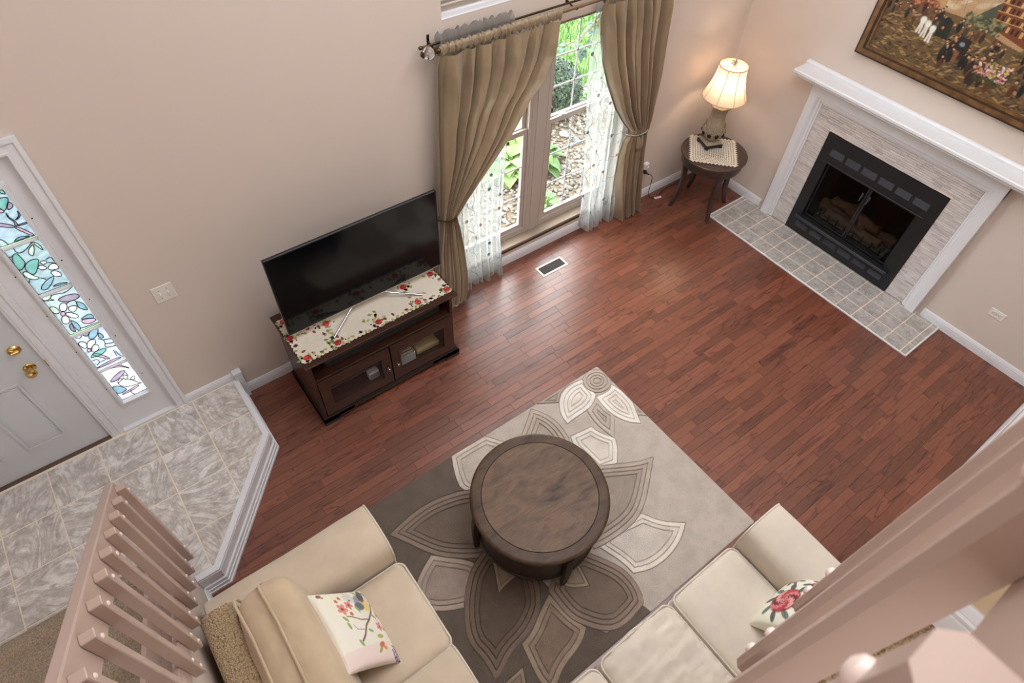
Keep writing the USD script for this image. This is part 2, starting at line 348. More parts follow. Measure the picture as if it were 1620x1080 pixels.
# stair side wall facing the living room, its top follows the stairs
SL = .848
def nose(y): return .39 + SL * (2.19 - y)
sw = Polygon([(2.005, 0), (2.005, nose(2.005) - .06), (-.475, nose(-.475) - .06), (-.475, LZ - .22), (-3, LZ - .22), (-3, 0)])
obj('wall_stairs', prism_yz(sw, -.70, -.625), M['wall'], label='beige wall under the stair railing behind the armchair', kind='structure')

# baseboards
def bb_profile(h=.095, t=.014):
    return [(0, 0), (t, 0), (t, h * .5), (t * .8, h * .55), (t, h * .6), (t, h * .7), (t * .75, h * .75), (t * .9, h * .8), (t * .6, h * .93), (t * .3, h), (0, h)]
def baseboard_x(x0, x1, y, z=0, d=-1, h=.095):
    p = Polygon([(y + d * a, z + b) for a, b in bb_profile(h)]); return prism_yz(p, x0, x1)
def baseboard_y(y0, y1, x, z=0, d=-1, h=.095):
    p = Polygon([(x + d * a, z + b) for a, b in bb_profile(h)]); return prism_xz(p, y0, y1)
b1 = thing('baseboard_back', 'white moulded baseboard along the window wall', kind='structure')
obj('board', baseboard_x(.158, 5.136, YW, 0), M['white'], b1); obj('board', baseboard_x(-.235, .10, YW, FZ, h=.07), M['white'], b1)
b2 = thing('baseboard_right', 'white moulded baseboard along the fireplace wall', kind='structure')
obj('board', baseboard_y(2.47, YW - .014, XW), M['white'], b2); obj('board', baseboard_y(-.301, .70, XW), M['white'], b2)
obj('baseboard_front', baseboard_x(3.2, XW - .014, -.315, 0, 1, .13), M['white'], label='white baseboard of the short wall under the loft', kind='structure')
obj('baseboard_stairs', baseboard_y(-.6, 1.985, -.625, 0, 1), M['white'], label='white baseboard behind the armchair', kind='structure')

# raised entry floor of stone tiles
ef = thing('floor_001', 'raised entry floor of grey stone tiles by the front door', kind='structure')
obj('grout_bed', slab(platform, .0, FZ - .003), M['grout'], ef, False)
xs = [.415, .102, -.2115, -.5225, -.84, -1.15, -1.466, -1.78, -2.09, -2.4, -2.7]; ys = [3.25, 2.934, 2.617, 2.30, 1.985, 1.80]
tc = platform.buffer(-.004)
for i in range(len(xs) - 1):
    for j in range(5):
        t = sbox(xs[i + 1] + .004, ys[j + 1] + .004, xs[i] - .004, ys[j] - .004).intersection(tc)
        if t.area > .0008:
            t0 = t.buffer(-.002, join_style=2)
            m = cat([slab(t, FZ - .006, FZ - .0012), slab(t0, FZ - .0012, FZ)])
            obj('tile', m, M['tile'], ef, False, tint=(rng.random(), rng.random(), rng.random()))
# white nosing and moulded riser round its edge
edge = [(.10, 3.27), (.10, 2.70), (-.50, 2.012), (-.622, 2.012)]
st = thing('trim_1', 'white painted step edge round the raised entry floor', kind='structure')
def ribbon(off0, off1, z0, z1, line=edge):
    l = LineString(line); a = l.parallel_offset(abs(off0), 'left' if off0 >= 0 else 'right', join_style=2) if off0 else l
    b = l.parallel_offset(abs(off1), 'left' if off1 >= 0 else 'right', join_style=2)
    ca, cb = list(a.coords), list(b.coords)
    return slab(Polygon(ca + cb[::-1]).buffer(0), z0, z1)
def seg_strip(o0, o1, z0, z1): return ribbon(o0, o1, z0, z1)
obj('riser_board', seg_strip(0, .012, 0, FZ - .004), M['white'], st, False)
obj('nosing', cat([seg_strip(-.022, .018, FZ - .004, FZ + .007), seg_strip(-.016, .012, FZ + .007, FZ + .010)]), M['chrome'] if False else M['white'], st, False)
obj('moulding', cat([seg_strip(.012, .024, 0, .085), seg_strip(.012, .030, 0, .05), seg_strip(.012, .036, 0, .02), seg_strip(.012, .02, .12, .19)]), M['white'], st, False)
obj('trim_2', cat([cbox(.102, .158, 3.225, YW, 0, .275, .003), cbox(.098, .162, 3.22, YW, .275, .29, .003)]), M['white'], label='white end block where the entry step meets the wall', kind='structure')

# front door with side light
dr = thing('door_1', 'light grey panelled front door with brass lock', loc=(-1.2, 3.33, FZ), kind='structure')
DY = 3.288
slabp = sbox(-1.66, FZ + .012, -.746, 2.235)
obj('slab', prism_xz(slabp, DY, DY + .045), M['door'], dr)
for (x0, x1) in ((-1.14, -.918), (-1.485, -1.263)):
    for (z0, z1) in ((.41, .955), (1.15, 1.72), (1.86, 2.08)):
        a = sbox(x0, z0, x1, z1)
        obj('panel', cat([prism_xz(a.difference(a.buffer(-.014, join_style=2)), DY - .007, DY), prism_xz(a.buffer(-.03, join_style=2), DY - .006, DY), prism_xz(a.buffer(-.022, join_style=2), DY - .003, DY)]), M['door'], dr)
def knob(x, z, prof, y=DY):
    m = lathe(prof, 28); m = move(m, rx=90); m.apply_translation([x, y, z]); return m
k = obj('door_knob', knob(-.823, 1.03, [(0, 0), (.032, 0), (.033, .004), (.028, .009), (.014, .012), (.011, .03), (.018, .036), (.027, .046), (.029, .056), (.024, .066), (.012, .071), (0, .072)]), M['brass'], dr, label='round brass door knob')
k = obj('deadbolt', knob(-.821, 1.188, [(0, 0), (.032, 0), (.034, .005), (.028, .012), (.018, .014), (0, .015)]), M['brass'], dr, label='brass deadbolt with thumb turn')
obj('thumb_turn', cbox(-.843, -.799, DY - .032, DY - .012, 1.182, 1.194, .004), M['brass'], k)
obj('strike_plate', cbox(-.741, -.737, DY - .02, DY + .01, 1.0, 1.06, .001), M['brass'], dr)
fr = thing('trim_3', 'white casing and posts around the front door and its side light', kind='structure')
cas = sbox(-1.80, .16, -.235, 2.325).difference(sbox(-1.72, 0, -.30, 2.255))
obj('casing', cat([prism_xz(cas, YW - .012, YW), prism_xz(sbox(-1.80, .16, -.235, 2.325).difference(sbox(-1.775, 0, -.256, 2.302)), YW - .02, YW - .012), prism_xz(sbox(-1.728, .16, -.296, 2.262).difference(sbox(-1.72, 0, -.305, 2.252)), YW - .018, YW + .02)]), M['white'], fr)
obj('post', cat([cbox(-.742, -.662, YW + .0, YW + .12, .17, 2.255, .002), cbox(-.728, -.718, YW - .005, YW, .17, 2.25, .002), cbox(-.69, -.68, YW - .005, YW, .17, 2.25, .002)]), M['white'], fr)
obj('head_jamb', box(-1.70, -.30, YW, YW + .12, 2.236, 2.256), M['white'], fr)
obj('threshold', cbox(-1.70, -.742, YW - .003, YW + .12, FZ - .01, FZ + .010, .003), pbr('threshold_wood', L(88, 70, 58), .5), fr)
obj('base_strip', cbox(-.662, -.30, YW - .012, YW + .03, FZ - .002, FZ + .016, .003), M['white'], fr)
sl = thing('window_3', 'tall side light with stained glass panes beside the front door', loc=(-.48, YW, FZ), kind='structure')
GX0, GX1 = -.562, -.399
PZ = [(.45, .775), (.785, 1.11), (1.12, 1.45), (1.455, 1.785), (1.795, 2.10)]
op = sbox(GX0, .45, GX1, 2.10)
obj('panel', prism_xz(sbox(-.662, FZ, -.30, 2.25).difference(op), YW + .018, YW + .055), M['white'], sl)
obj('glazing_frame', cat([prism_xz(op.buffer(.02, join_style=2).difference(op.buffer(.002, join_style=2)), YW + .006, YW + .018), prism_xz(op.buffer(.012, join_style=2).difference(op), YW + .001, YW + .006)]), M['white'], sl)
for z0 in (.780, 1.115, 1.452, 1.79): obj('muntin', cbox(GX0, GX1, YW + .008, YW + .03, z0 - .0075, z0 + .0075, .004), M['white'], sl)
scr = []
for z in (.62, 1.0, 1.32, 1.62, 1.9):
    for x in (GX0 - .028, GX1 + .026): obj('screw_hole', cyl((x, YW + .0165, z), (x, YW + .019, z), .0035, 8), M['dark'], sl)
obj('screw_hole', cyl((-.478, YW + .0165, .425), (-.478, YW + .019, .425), .0035, 8), M['dark'], sl)
M['lead'] = pbr('lead_line', L(22, 20, 24), .5)
def stained(name, col, mix=.10):
    n = {'a': ('attribute', dict(attribute='tint')), 'g': ('geometry', {}), 'm': ('mapping', dict(scale=(16, 16, 30))), 'n': ('noise_texture', dict(scale=1.0, detail=4, roughness=.6, distortion=1.2)),
         'r': ('rgb_ramp', dict(ramp=[(.3, (.37, .38, .39)), (.62, (.50, .50, .50))])), 'x': ('mix_color', dict(blend_type='multiply', fac=1.0, use_clamp=False)),
         't': ('translucent_bsdf', {}), 'c': ('transparent_bsdf', {}), 'k': ('mix_closure', dict(fac=mix)), 'gl': ('glossy_bsdf', dict(color=(1, 1, 1), roughness=.12)), 'k2': ('mix_closure', dict(fac=.05))}
    return material(name, n, [('g.position', 'm.vector'), ('m.vector', 'n.vector'), ('n.fac', 'r.fac'), ('a.color', 'x.a'), ('r.color', 'x.b'), ('x.result', 't.color'), ('x.result', 'c.color'),
                              ('t.BSDF', 'k.closure1'), ('c.BSDF', 'k.closure2'), ('k.closure', 'k2.closure1'), ('gl.BSDF', 'k2.closure2')], 'k2.closure')
M['stained'] = stained('stained_glass', None)
PAL = {'t': (134, 192, 186), 'b': (146, 182, 202), 'p': (222, 186, 210), 'g': (224, 242, 226), 'w': (248, 248, 248), 'm': (176, 160, 182)}
SG = [
    [('m',[(0.04,0.6),(0.26,0.69),(0.59,0.77),(0.76,0.72),(0.52,0.63),(0.24,0.56)]),('p',[(0.25,0.94),(0.48,0.95),(0.74,0.89),(0.94,0.69),(0.72,0.86),(0.45,0.92)]),('',[(0.79,0.95),(0.7,0.89)]),('w',[(0.58,0.65),(0.68,0.57),(0.62,0.47),(0.49,0.54)]),('',[(0.49,0.54),(0.2,0.47),(0.39,0.3),(0.59,0.26),(0.93,0.23)]),('',[(0.62,0.47),(0.75,0.39),(0.9,0.22)]),('',[(0.7,0.56),(0.7,0.68)]),('w',[(0.65,0.45),(0.9,0.52),(0.83,0.38)]),('w',[(0.2,0.47),(0.4,0.6),(0.49,0.54)]),('b',[(0.01,0.48),(0.21,0.42),(0.42,0.23),(0.2,0.19),(-0.01,0.22)]),('p',[(0.13,0.16),(0.43,0.18),(0.8,0.22),(0.81,0.17),(0.44,0.13),(0.15,0.13)]),('',[(0.45,0.17),(0.44,0.05),(0.49,0.02)])],
    [('b',[(0.42,0.85),(0.56,0.94),(0.85,0.97),(0.76,0.84),(0.57,0.75),(0.41,0.75)]),('m',[(0.28,0.97),(0.41,1.0),(0.59,0.97),(0.42,0.85),(0.33,0.89)]),('b',[(0.76,0.84),(0.82,0.77),(0.82,0.68),(0.71,0.69),(0.67,0.76)]),('p',[(0.22,0.59),(0.24,0.52),(0.16,0.48),(0.1,0.51),(0.13,0.57)]),('w',[(0.14,0.6),(0.05,0.65),(0.01,0.77),(0.11,0.81),(0.25,0.74),(0.21,0.65)]),('w',[(0.17,0.6),(0.24,0.7),(0.39,0.76),(0.55,0.72),(0.48,0.62),(0.34,0.6),(0.24,0.54)]),('w',[(0.25,0.52),(0.34,0.6),(0.47,0.61),(0.52,0.51),(0.37,0.44),(0.21,0.46)]),('t',[(0.04,0.34),(0.24,0.45),(0.67,0.44),(0.62,0.37),(0.38,0.31),(0.18,0.33)]),('p',[(0.2,0.43),(0.32,0.39),(0.58,0.14),(0.49,0.14),(0.29,0.3),(0.18,0.38)]),('p',[(0.02,0.06),(0.63,0.1),(0.97,0.05),(0.58,0.04),(0.04,0.03)]),('',[(0.64,0.7),(0.76,0.63),(0.72,0.53),(0.79,0.51),(1.0,0.47)]),('',[(0.72,0.53),(0.66,0.48),(0.69,0.42),(0.97,0.39)]),('',[(0.76,0.63),(1.01,0.58)]),('',[(0.86,0.26),(0.87,0.14),(0.95,0.05)]),('',[(0.82,0.31),(0.79,0.13)]),('',[(0.05,0.26),(0.2,0.26),(0.22,0.16),(0.08,0.12)]),('',[(0.22,0.16),(0.42,0.16)]),('',[(0.03,0.99),(0.11,0.89),(0.21,0.88),(0.3,0.95)])],
    [('p',[(0.28,0.55),(0.31,0.49),(0.24,0.43),(0.15,0.45),(0.16,0.51)]),('w',[(0.21,0.54),(0.26,0.63),(0.33,0.69),(0.44,0.7),(0.49,0.65),(0.46,0.58),(0.33,0.51)]),('w',[(0.31,0.49),(0.48,0.43),(0.57,0.35),(0.56,0.3),(0.47,0.29),(0.36,0.34),(0.28,0.43)]),('w',[(0.16,0.44),(0.07,0.37),(0.05,0.29),(0.13,0.25),(0.22,0.26),(0.29,0.32),(0.29,0.4),(0.24,0.43)]),('g',[(0.17,0.53),(0.08,0.53),(0.0,0.58),(0.02,0.73),(0.17,0.68),(0.2,0.57)]),('w',[(0.43,0.55),(0.57,0.58),(0.73,0.53),(0.64,0.46),(0.48,0.43)]),('',[(0.49,0.65),(0.66,0.68),(0.79,0.64),(0.73,0.53)]),('b',[(0.77,0.63),(0.91,0.55),(0.93,0.45),(0.92,0.35),(0.76,0.44),(0.72,0.52)]),('m',[(0.32,0.8),(0.65,0.82),(0.95,0.77),(0.96,0.68),(0.73,0.66),(0.49,0.69)]),('',[(-0.0,0.86),(0.18,0.85),(0.31,0.93),(0.52,0.89),(0.69,0.87),(0.94,0.93)]),('g',[(0.02,0.97),(0.21,0.96),(0.31,0.93),(0.18,0.85),(0.32,0.8),(-0.0,0.86)]),('b',[(0.55,0.23),(0.66,0.26),(0.91,0.29),(0.95,0.14),(0.71,0.2)]),('p',[(0.5,0.17),(0.65,0.23),(0.95,0.14),(0.93,0.08),(0.67,0.07)]),('b',[(0.29,0.31),(0.38,0.23),(0.42,0.1),(0.36,0.02),(0.27,0.03),(0.25,0.18)]),('m',[(0.17,0.22),(0.27,0.22),(0.21,0.09),(0.22,0.02),(0.13,0.05),(0.12,0.15)]),('',[(0.41,0.05),(0.69,0.04),(0.97,0.03)])],
    [('',[(0.1,0.99),(0.28,0.95),(0.23,0.87),(0.35,0.82),(0.56,0.87),(0.7,0.92),(0.79,0.95)]),('g',[(0.77,0.91),(0.6,0.86),(0.49,0.78),(0.55,0.69),(0.7,0.81)]),('g',[(0.8,0.94),(0.89,0.88),(0.9,0.74),(0.85,0.78),(0.79,0.89)]),('t',[(0.05,0.79),(0.15,0.85),(0.25,0.85),(0.27,0.73),(0.28,0.63),(0.03,0.52),(-0.02,0.63)]),('t',[(0.28,0.63),(0.46,0.66),(0.64,0.63),(0.58,0.56),(0.29,0.37),(0.17,0.44),(0.16,0.56)]),('g',[(0.03,0.5),(0.16,0.49),(0.23,0.37),(0.36,0.29),(0.18,0.29),(0.03,0.38)]),('',[(0.36,0.29),(0.45,0.23)]),('w',[(0.6,0.57),(0.73,0.57),(0.79,0.51),(0.63,0.5)]),('w',[(0.46,0.5),(0.58,0.51),(0.66,0.46),(0.67,0.41),(0.51,0.41)]),('',[(0.79,0.51),(0.96,0.45)]),('',[(0.79,0.57),(0.95,0.6),(0.95,0.48)]),('w',[(0.67,0.41),(0.82,0.47),(0.96,0.45),(0.97,0.33),(0.73,0.35)]),('w',[(0.71,0.33),(0.81,0.33),(0.92,0.25),(0.87,0.17),(0.7,0.22),(0.67,0.3)]),('b',[(0.14,0.09),(0.36,0.19),(0.62,0.24),(0.7,0.22),(0.47,0.09),(0.26,0.03)]),('b',[(0.44,0.05),(0.66,0.08),(0.96,0.02),(0.74,0.03)]),('',[(0.02,0.82),(0.1,0.82)]),('',[(0.0,0.27),(0.08,0.33)]),('p',[(0.74,0.97),(0.79,0.95),(0.77,0.93),(0.72,0.93)])],
    [('t',[(0.85,0.92),(0.96,0.92),(0.96,0.83),(0.87,0.86)]),('t',[(0.65,0.8),(0.81,0.8),(0.97,0.77),(0.81,0.65),(0.68,0.57),(0.62,0.63),(0.57,0.69)]),('m',[(0.81,0.65),(0.91,0.71),(0.96,0.61),(0.74,0.56)]),('m',[(0.21,0.44),(0.36,0.42),(0.65,0.29),(0.63,0.24),(0.3,0.36),(0.16,0.39)]),('p',[(0.63,0.24),(0.7,0.26),(0.96,0.01),(0.87,0.01),(0.64,0.22)]),('m',[(0.68,0.57),(0.66,0.45),(0.73,0.37),(0.75,0.28),(0.65,0.26),(0.71,0.35),(0.63,0.44)]),('m',[(0.75,0.28),(0.99,0.28),(0.97,0.25),(0.7,0.26)]),('m',[(0.73,0.37),(0.89,0.39),(0.96,0.44),(0.94,0.53),(0.91,0.43),(0.82,0.39)]),('b',[(0.35,0.01),(0.52,0.07),(0.71,0.05),(0.85,0.02),(0.64,0.02)]),('',[(-0.04,0.19),(0.17,0.12),(0.21,-0.0)]),('p',[(0.51,0.68),(0.62,0.63),(0.68,0.57),(0.54,0.55)])]]
grs = random.Random(3)
BG = [[(242, 240, 250), (248, 246, 252), (232, 228, 246)], [(236, 238, 250), (244, 244, 250), (222, 230, 246)], [(216, 230, 234), (226, 238, 240), (206, 222, 234)], [(206, 228, 220), (190, 214, 222), (218, 236, 224)], [(204, 224, 222), (186, 206, 222), (214, 232, 226)]]
for pi_, ((z0, z1), art) in enumerate(zip(PZ, SG)):
    bx = sbox(0, 0, 1, 1); lines = [bx.exterior]; shapes = []
    for c, pts in art:
        if c:
            q = [tuple(p) for p in smoothpts(pts, 2)]; pg = Polygon(q).buffer(0)
            lines.append(LineString(q + [q[0]])); shapes.append((c, pg))
        else:
            e = list(smoothpts(pts, 2, False)); lines.append(LineString(e))
    net = unary_union([l.intersection(bx) if l is not bx.exterior else l for l in lines])
    cells = [c for c in polygonize(net) if c.area > .0015]
    A = lambda g: shapely.affinity.affine_transform(g, [GX1 - GX0, 0, 0, z1 - z0, GX0, z0])
    for c in cells:
        rp = c.representative_point(); key = next((s[0] for s in shapes if s[1].buffer(.004).contains(rp)), None)
        base = PAL[key] if key else grs.choice(BG[pi_])
        col = np.array(L(*base)) * (.9 + .2 * grs.random())
        g = A(c).buffer(-.0006)
        if not g.is_empty and g.area > 1e-6: obj('glass_piece', prism_xz(g, YW + .036, YW + .039), M['stained'], sl, False, tint=np.sqrt(np.minimum(col, 1)))
    lead = A(unary_union([net])).buffer(.0013).intersection(A(bx))
    obj('lead_lines', prism_xz(lead, YW + .034, YW + .0405), M['lead'], sl, False)

# windows of the living room
def window(name, label, z0, z1, y, sashes):
    w = thing(name, label, loc=(2.9, y, z0), kind='structure')
    fr_ = sbox(WX0, z0, WX1, z1); mull = sbox(2.80, z0, 3.006, z1)
    inn = unary_union([sbox(WX0 + .045, z0 + .06, 2.80, z1 - .045), sbox(3.006, z0 + .06, WX1 - .045, z1 - .045)])
    obj('frame', prism_xz(fr_.difference(inn), y, y + .07), M['vinyl'], w)
    obj('mullion_trim', cat([cbox(2.825, 2.831, y - .004, y, z0, z1, .001), cbox(2.975, 2.981, y - .004, y, z0, z1, .001), cbox(2.87, 2.936, y - .006, y, z0, z1, .002)]), M['vinyl'], w)
    zm = (z0 + z1) / 2 + sashes
    for x0, x1 in ((WX0 + .045, 2.80), (3.006, WX1 - .045)):
        for (a, b, yy, s) in ((z0 + .06, zm + .02, y + .012, 0), (zm - .02, z1 - .045, y + .04, 1)):
            o = sbox(x0 + .003, a, x1 - .003, b); g = sbox(x0 + .042, a + .048, x1 - .042, b - .04)
            sa = obj('sash', cat([prism_xz(o.difference(g), yy, yy + .026), prism_xz(g.buffer(.006, join_style=2).difference(g), yy - .004, yy)]), M['vinyl'], w)
            obj('pane', prism_xz(g, yy + .012, yy + .016), M['pane'], sa, False)
            gx0, gz0, gx1, gz1 = g.bounds
            for i in (1, 2):
                xx = gx0 + (gx1 - gx0) * i / 3; obj('muntin', cbox(xx - .008, xx + .008, yy + .006, yy + .011, gz0, gz1, .002), M['white'], sa)
            nr = 3
            for i in range(1, nr):
                zz = gz0 + (gz1 - gz0) * i / nr; obj('muntin', cbox(gx0, gx1, yy + .006, yy + .0112, zz - .008, zz + .008, .002), M['white'], sa)
            if s == 0:
                xc = (x0 + x1) / 2 + (.0 if x0 < 2.5 else -.03)
                for xk in ((xc + .2,) if x0 < 2.5 else (xc - .2,)):
                    obj('latch', cat([cbox(xk - .03, xk + .03, yy - .004, yy + .02, b, b + .006, .003), move(lathe([(0, 0), (.014, 0), (.014, .008), (.008, .013), (0, .014)], 16), (xk, yy + .008, b + .006)), cbox(xk - .002, xk + .036, yy + .0, yy + .009, b + .008, b + .015, .003)]), M['white_gloss'], sa)
    return w
M['vinyl'] = pbr('window_vinyl', L(184, 170, 160), .4)
w1 = window('window_1', 'large double window with white muntins looking onto the garden', .19, 2.045, 3.352, .10)
M['sillstone'] = pbr('sill_tan', L(138, 120, 103), .5)
obj('ledge', cat([cbox(WX0 - .03, WX1 + .03, YW - .012, YW + .09, .165, .192, .004)]), M['sillstone'], w1)
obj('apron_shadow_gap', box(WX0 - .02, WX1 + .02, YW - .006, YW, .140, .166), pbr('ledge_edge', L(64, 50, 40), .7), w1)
w2 = window('window_2', 'upper window above the curtain rod', 2.29, 3.84, 3.352, 0)
obj('ledge', cbox(WX0, WX1, YW - .002, YW + .085, 2.28, 2.292, .003), M['white'], w2)
bl = thing('window_shade', 'pale pleated shade inside the upper window', 'blind', loc=(2.9, 3.33, 2.33))
for i in range(10):
    obj('slat', cbox(WX0 + .02, WX1 - .02, 3.318, 3.335, 2.335 + i * .03, 2.343 + i * .03, .003), M['vinyl'], bl)

# stairs and stair railing
sc = thing('staircase', 'carpeted staircase rising from the entry beside the railing', 'staircase', loc=(-1.6, 2.33, 0))
for k in range(13):
    zt, y0 = .39 + .1885 * k, 2.19 - .222 * k
    prof = [(y0 - .30, zt - .19), (y0 - .028, zt - .19), (y0 - .028, zt - .10)] + [(y0 - .045 + .045 * math.cos(a), zt - .05 + .05 * math.sin(a)) for a in np.linspace(-1.0, math.pi / 2, 12)] + [(y0 - .075, zt - .008), (y0 - .105, zt - .024), (y0 - .15, zt - .036), (y0 - .30, zt - .036)]
    obj('step', prism_yz(Polygon(prof), -2.58, -.72), M['carpet'], sc)
obj('skirt_board', prism_yz(Polygon([(2.32, FZ), (2.32, .36), (2.2, .52), (-.62, nose(-.62) + .06), (-.62, nose(-.62) - .1), (2.19, .22), (2.2, FZ)]), -.72, -.70), M['rail'], sc)
XB0, XB1 = -.607, -.565
def ztop(y): return 1.245 + SL * (2.08 - y)
def zbot(y): return .345 + SL * (2.08 - y)
rl = thing('stair_railing', 'pinkish beige wooden railing of the lower staircase', 'railing', loc=(-.6, 2.1, FZ))
def slope_board(y0, y1, za, zb, x0, x1, c=.006):
    def s(x, i): return [(x, y0 - i, za(y0 - i) + i), (x, y0 - i, zb(y0 - i) - i), (x, y1 + i, zb(y1 + i) - i), (x, y1 + i, za(y1 + i) + i)]
    return hull(s(x0, c) + s(x1, c) + s(x0 + c, 0) + s(x1 - c, 0))
obj('handrail', slope_board(2.14, -.60, lambda y: ztop(y) - .16, lambda y: ztop(y) + .035, XB0 - .042, XB0), M['rail'], rl)
obj('bottom_rail', slope_board(2.10, -.60, lambda y: zbot(y) + .03, lambda y: zbot(y) + .17, XB0 - .03, XB0), M['rail'], rl)
obj('stringer_cap', slope_board(2.005, -.60, lambda y: nose(y) - .06, lambda y: nose(y) - .035, -.705, -.615), M['rail'], rl)
def dome_cap(x, y, z, ax):
    m = lathe([(0, .006), (.004, .0055), (.0075, .0035), (.009, 0), (.009, -.003)], 12)
    m = move(m, ry=90) if ax == 'x' else move(m, rx=-90)
    m.apply_translation([x, y, z]); return m
def baluster_mesh(x0, x1, y0, y1, z0, z1, side, c=.005):
    """Square baluster; the two outer corners of its ends are clipped."""
    m = cbox(x0, x1, y0, y1, z0, z1, c); return m
k = 0; y = 2.08
while y > -.5:
    b = obj('baluster', cbox(XB0, XB1, y - .0165, y + .0165, zbot(y), ztop(y), .003), M['rail'], rl, 20)
    for z in (ztop(y) - .045, zbot(y) + .05, zbot(y) + .14): obj('screw_cap', dome_cap(XB1, y, z, 'x'), M['capw'], b)
    y -= .1545; k += 1

# loft floor, its guard railing and the wall beside it
obj('floor_002', slab(Polygon([(-.62, -.13), (XW, -.13), (XW, -3), (-2.6, -3), (-2.6, -.74), (-.62, -.74)]), LZ - .22, LZ), M['loft_carpet'], label='tan carpeted loft floor behind the upper railing', kind='structure')
obj('trim_4', box(-.62, XW, -.13, -.118, LZ - .24, LZ + .005), M['white'], label='white fascia board at the loft edge', kind='structure')
obj('wall_loft', slab(Polygon([(.835, -.135), (XW, -.135), (XW, -3), (.94, -3), (.94, -.258), (.835, -.258)]), LZ, CZ), pbr('loft_wall_paint', L(206, 182, 150), .8), label='tan wall at the end of the loft railing', kind='structure')
lb = thing('baseboard_loft', 'white baseboard of the loft wall', kind='structure')
obj('board', baseboard_y(-.258, -.135, .835, LZ, -1, .1), M['white'], lb); obj('board', baseboard_y(-3, -.258, .94, LZ, -1, .1), M['white'], lb)
lr = thing('loft_railing', 'pinkish beige wooden railing along the loft edge, close to the viewer', 'railing', loc=(.3, -.08, LZ))
obj('handrail', cbox(-.6, .834, -.116, -.077, 3.665, 3.805, .006), M['rail'], lr)
obj('bottom_rail', cbox(-.6, .834, -.116, -.077, 2.99, 3.12, .006), M['rail'], lr)
for x in (.150 - .6, .150 - .45, .150 - .30, .150 - .15, .150, .302, .446, .583):
    b = obj('baluster', hull([(x + sx * .0165, y_, z) for sx in (-1, 1) for y_ in (-.0765, -.052) for z in (2.972, 3.776)] + [(x + sx * .0085, -.044, z) for sx in (-1, 1) for z in (2.972, 3.776)]), M['rail'], lr, 20)
    for z in (3.73, 3.02, 3.10): obj('screw_cap', dome_cap(x, -.044, z, 'y'), M['capw'], b)

# ---------------------------------------------------------------- fireplace
hg = thing('hearth', 'low hearth of small grey stone tiles in front of the fireplace', 'hearth', loc=(4.88, 1.59, 0))
obj('grout_bed', box(4.622, XW, .52, 2.66, .0, .010), M['grout'], hg, False)
obj('edge_strip', cat([cbox(4.612, 4.624, .512, 2.668, 0, .016, .003), cbox(4.612, XW, .508, .520, 0, .016, .003), cbox(4.612, XW, 2.660, 2.672, 0, .016, .003)]), M['white'], hg)
hx = [XW - .002, 5.106, 4.938, 4.776, 4.624]; hy = [2.66, 2.62] + [2.62 - .1575 * i for i in range(1, 14)] + [.52]
hr = random.Random(5)
for i in range(4):
    for j in range(len(hy) - 1):
        x1, x0, y1, y0 = hx[i] - .0045, hx[i + 1] + .0045, hy[j] - .0045, hy[j + 1] + .0045
        if y1 - y0 > .005: obj('tile', cbox(x0, x1, y0, y1, .008, .0145, .002), M['hearth_tile'], hg, False, tint=(hr.random(), hr.random(), hr.random()))
fp = thing('fireplace_mantel', 'white wooden fireplace mantel with moulded legs around marble mosaic', 'mantel', loc=(5.08, 1.59, .012))
Z0 = .0145
def shelf_prof(): return [(XW, 1.36), (5.06, 1.36), (5.05, 1.375), (5.03, 1.385), (5.02, 1.40), (4.985, 1.405), (4.985, 1.418), (4.972, 1.422), (4.965, 1.430), (4.965, 1.448), (4.972, 1.455), (XW, 1.455)]
obj('shelf', prism_xz(Polygon(shelf_prof()), .61, 2.575), M['white'], fp)
obj('back_ledge', prism_xz(Polygon([(XW, 1.455), (5.118, 1.455), (5.116, 1.475), (5.122, 1.482), (5.13, 1.488), (XW, 1.488)]), .61, 2.575), M['white'], fp)
obj('frieze', prism_xz(Polygon([(XW, 1.215), (5.13, 1.215), (5.125, 1.235), (5.112, 1.24), (5.11, 1.262), (5.096, 1.27), (5.096, 1.36), (XW, 1.36)]), .745, 2.425), M['white'], fp)
for (a, b, s) in ((2.30, 2.425, 1), (.745, .87, -1)):
    o, i_ = (b, a) if s > 0 else (a, b)      # outer, inner edge
    w = lambda t: i_ + (o - i_) * t
    pr = [(XW, w(0)), (5.13, w(0)), (5.128, w(.1)), (5.118, w(.16)), (5.118, w(.3)), (5.10, w(.42)), (5.095, w(.5)), (5.095, w(.97)), (5.10, w(1)), (XW, w(1))]
    obj('leg', slab(Polygon(pr).buffer(0), Z0, 1.36), M['white'], fp)
# mosaic strips, horizontal, in rows
mr = random.Random(11); field = sbox(.872, .02, 2.298, 1.214).difference(sbox(1.035, .0, 2.14, 1.043)); pieces = []
obj('backing', prism_yz(field, XW - .012, XW - .0005), M['grout'], fp, False)
z = .0165
while z < 1.21:
    h = mr.choice([.0175, .0195, .0195]); z1 = min(z + h, 1.2135); y = .872 - mr.random() * .08
    while y < 2.297:
        w_ = mr.choice([.06, .08, .105, .13, .155]); q = sbox(y + .0006, z + .0006, y + w_ - .0006, z1 - .0006).intersection(field)
        if not q.is_empty and q.area > 2e-4:
            b = q.bounds
            if abs(q.area - (b[2] - b[0]) * (b[3] - b[1])) < 1e-6: pieces.append(b)
            else:
                for gq in (sbox(b[0], b[1], 1.034, b[3]), sbox(2.141, b[1], b[2], b[3])):
                    gg = q.intersection(gq)
                    if gg.area > 1e-4: pieces.append(gg.bounds)
        y += w_
    z = z1
mr.shuffle(pieces); ms, tints = [], []
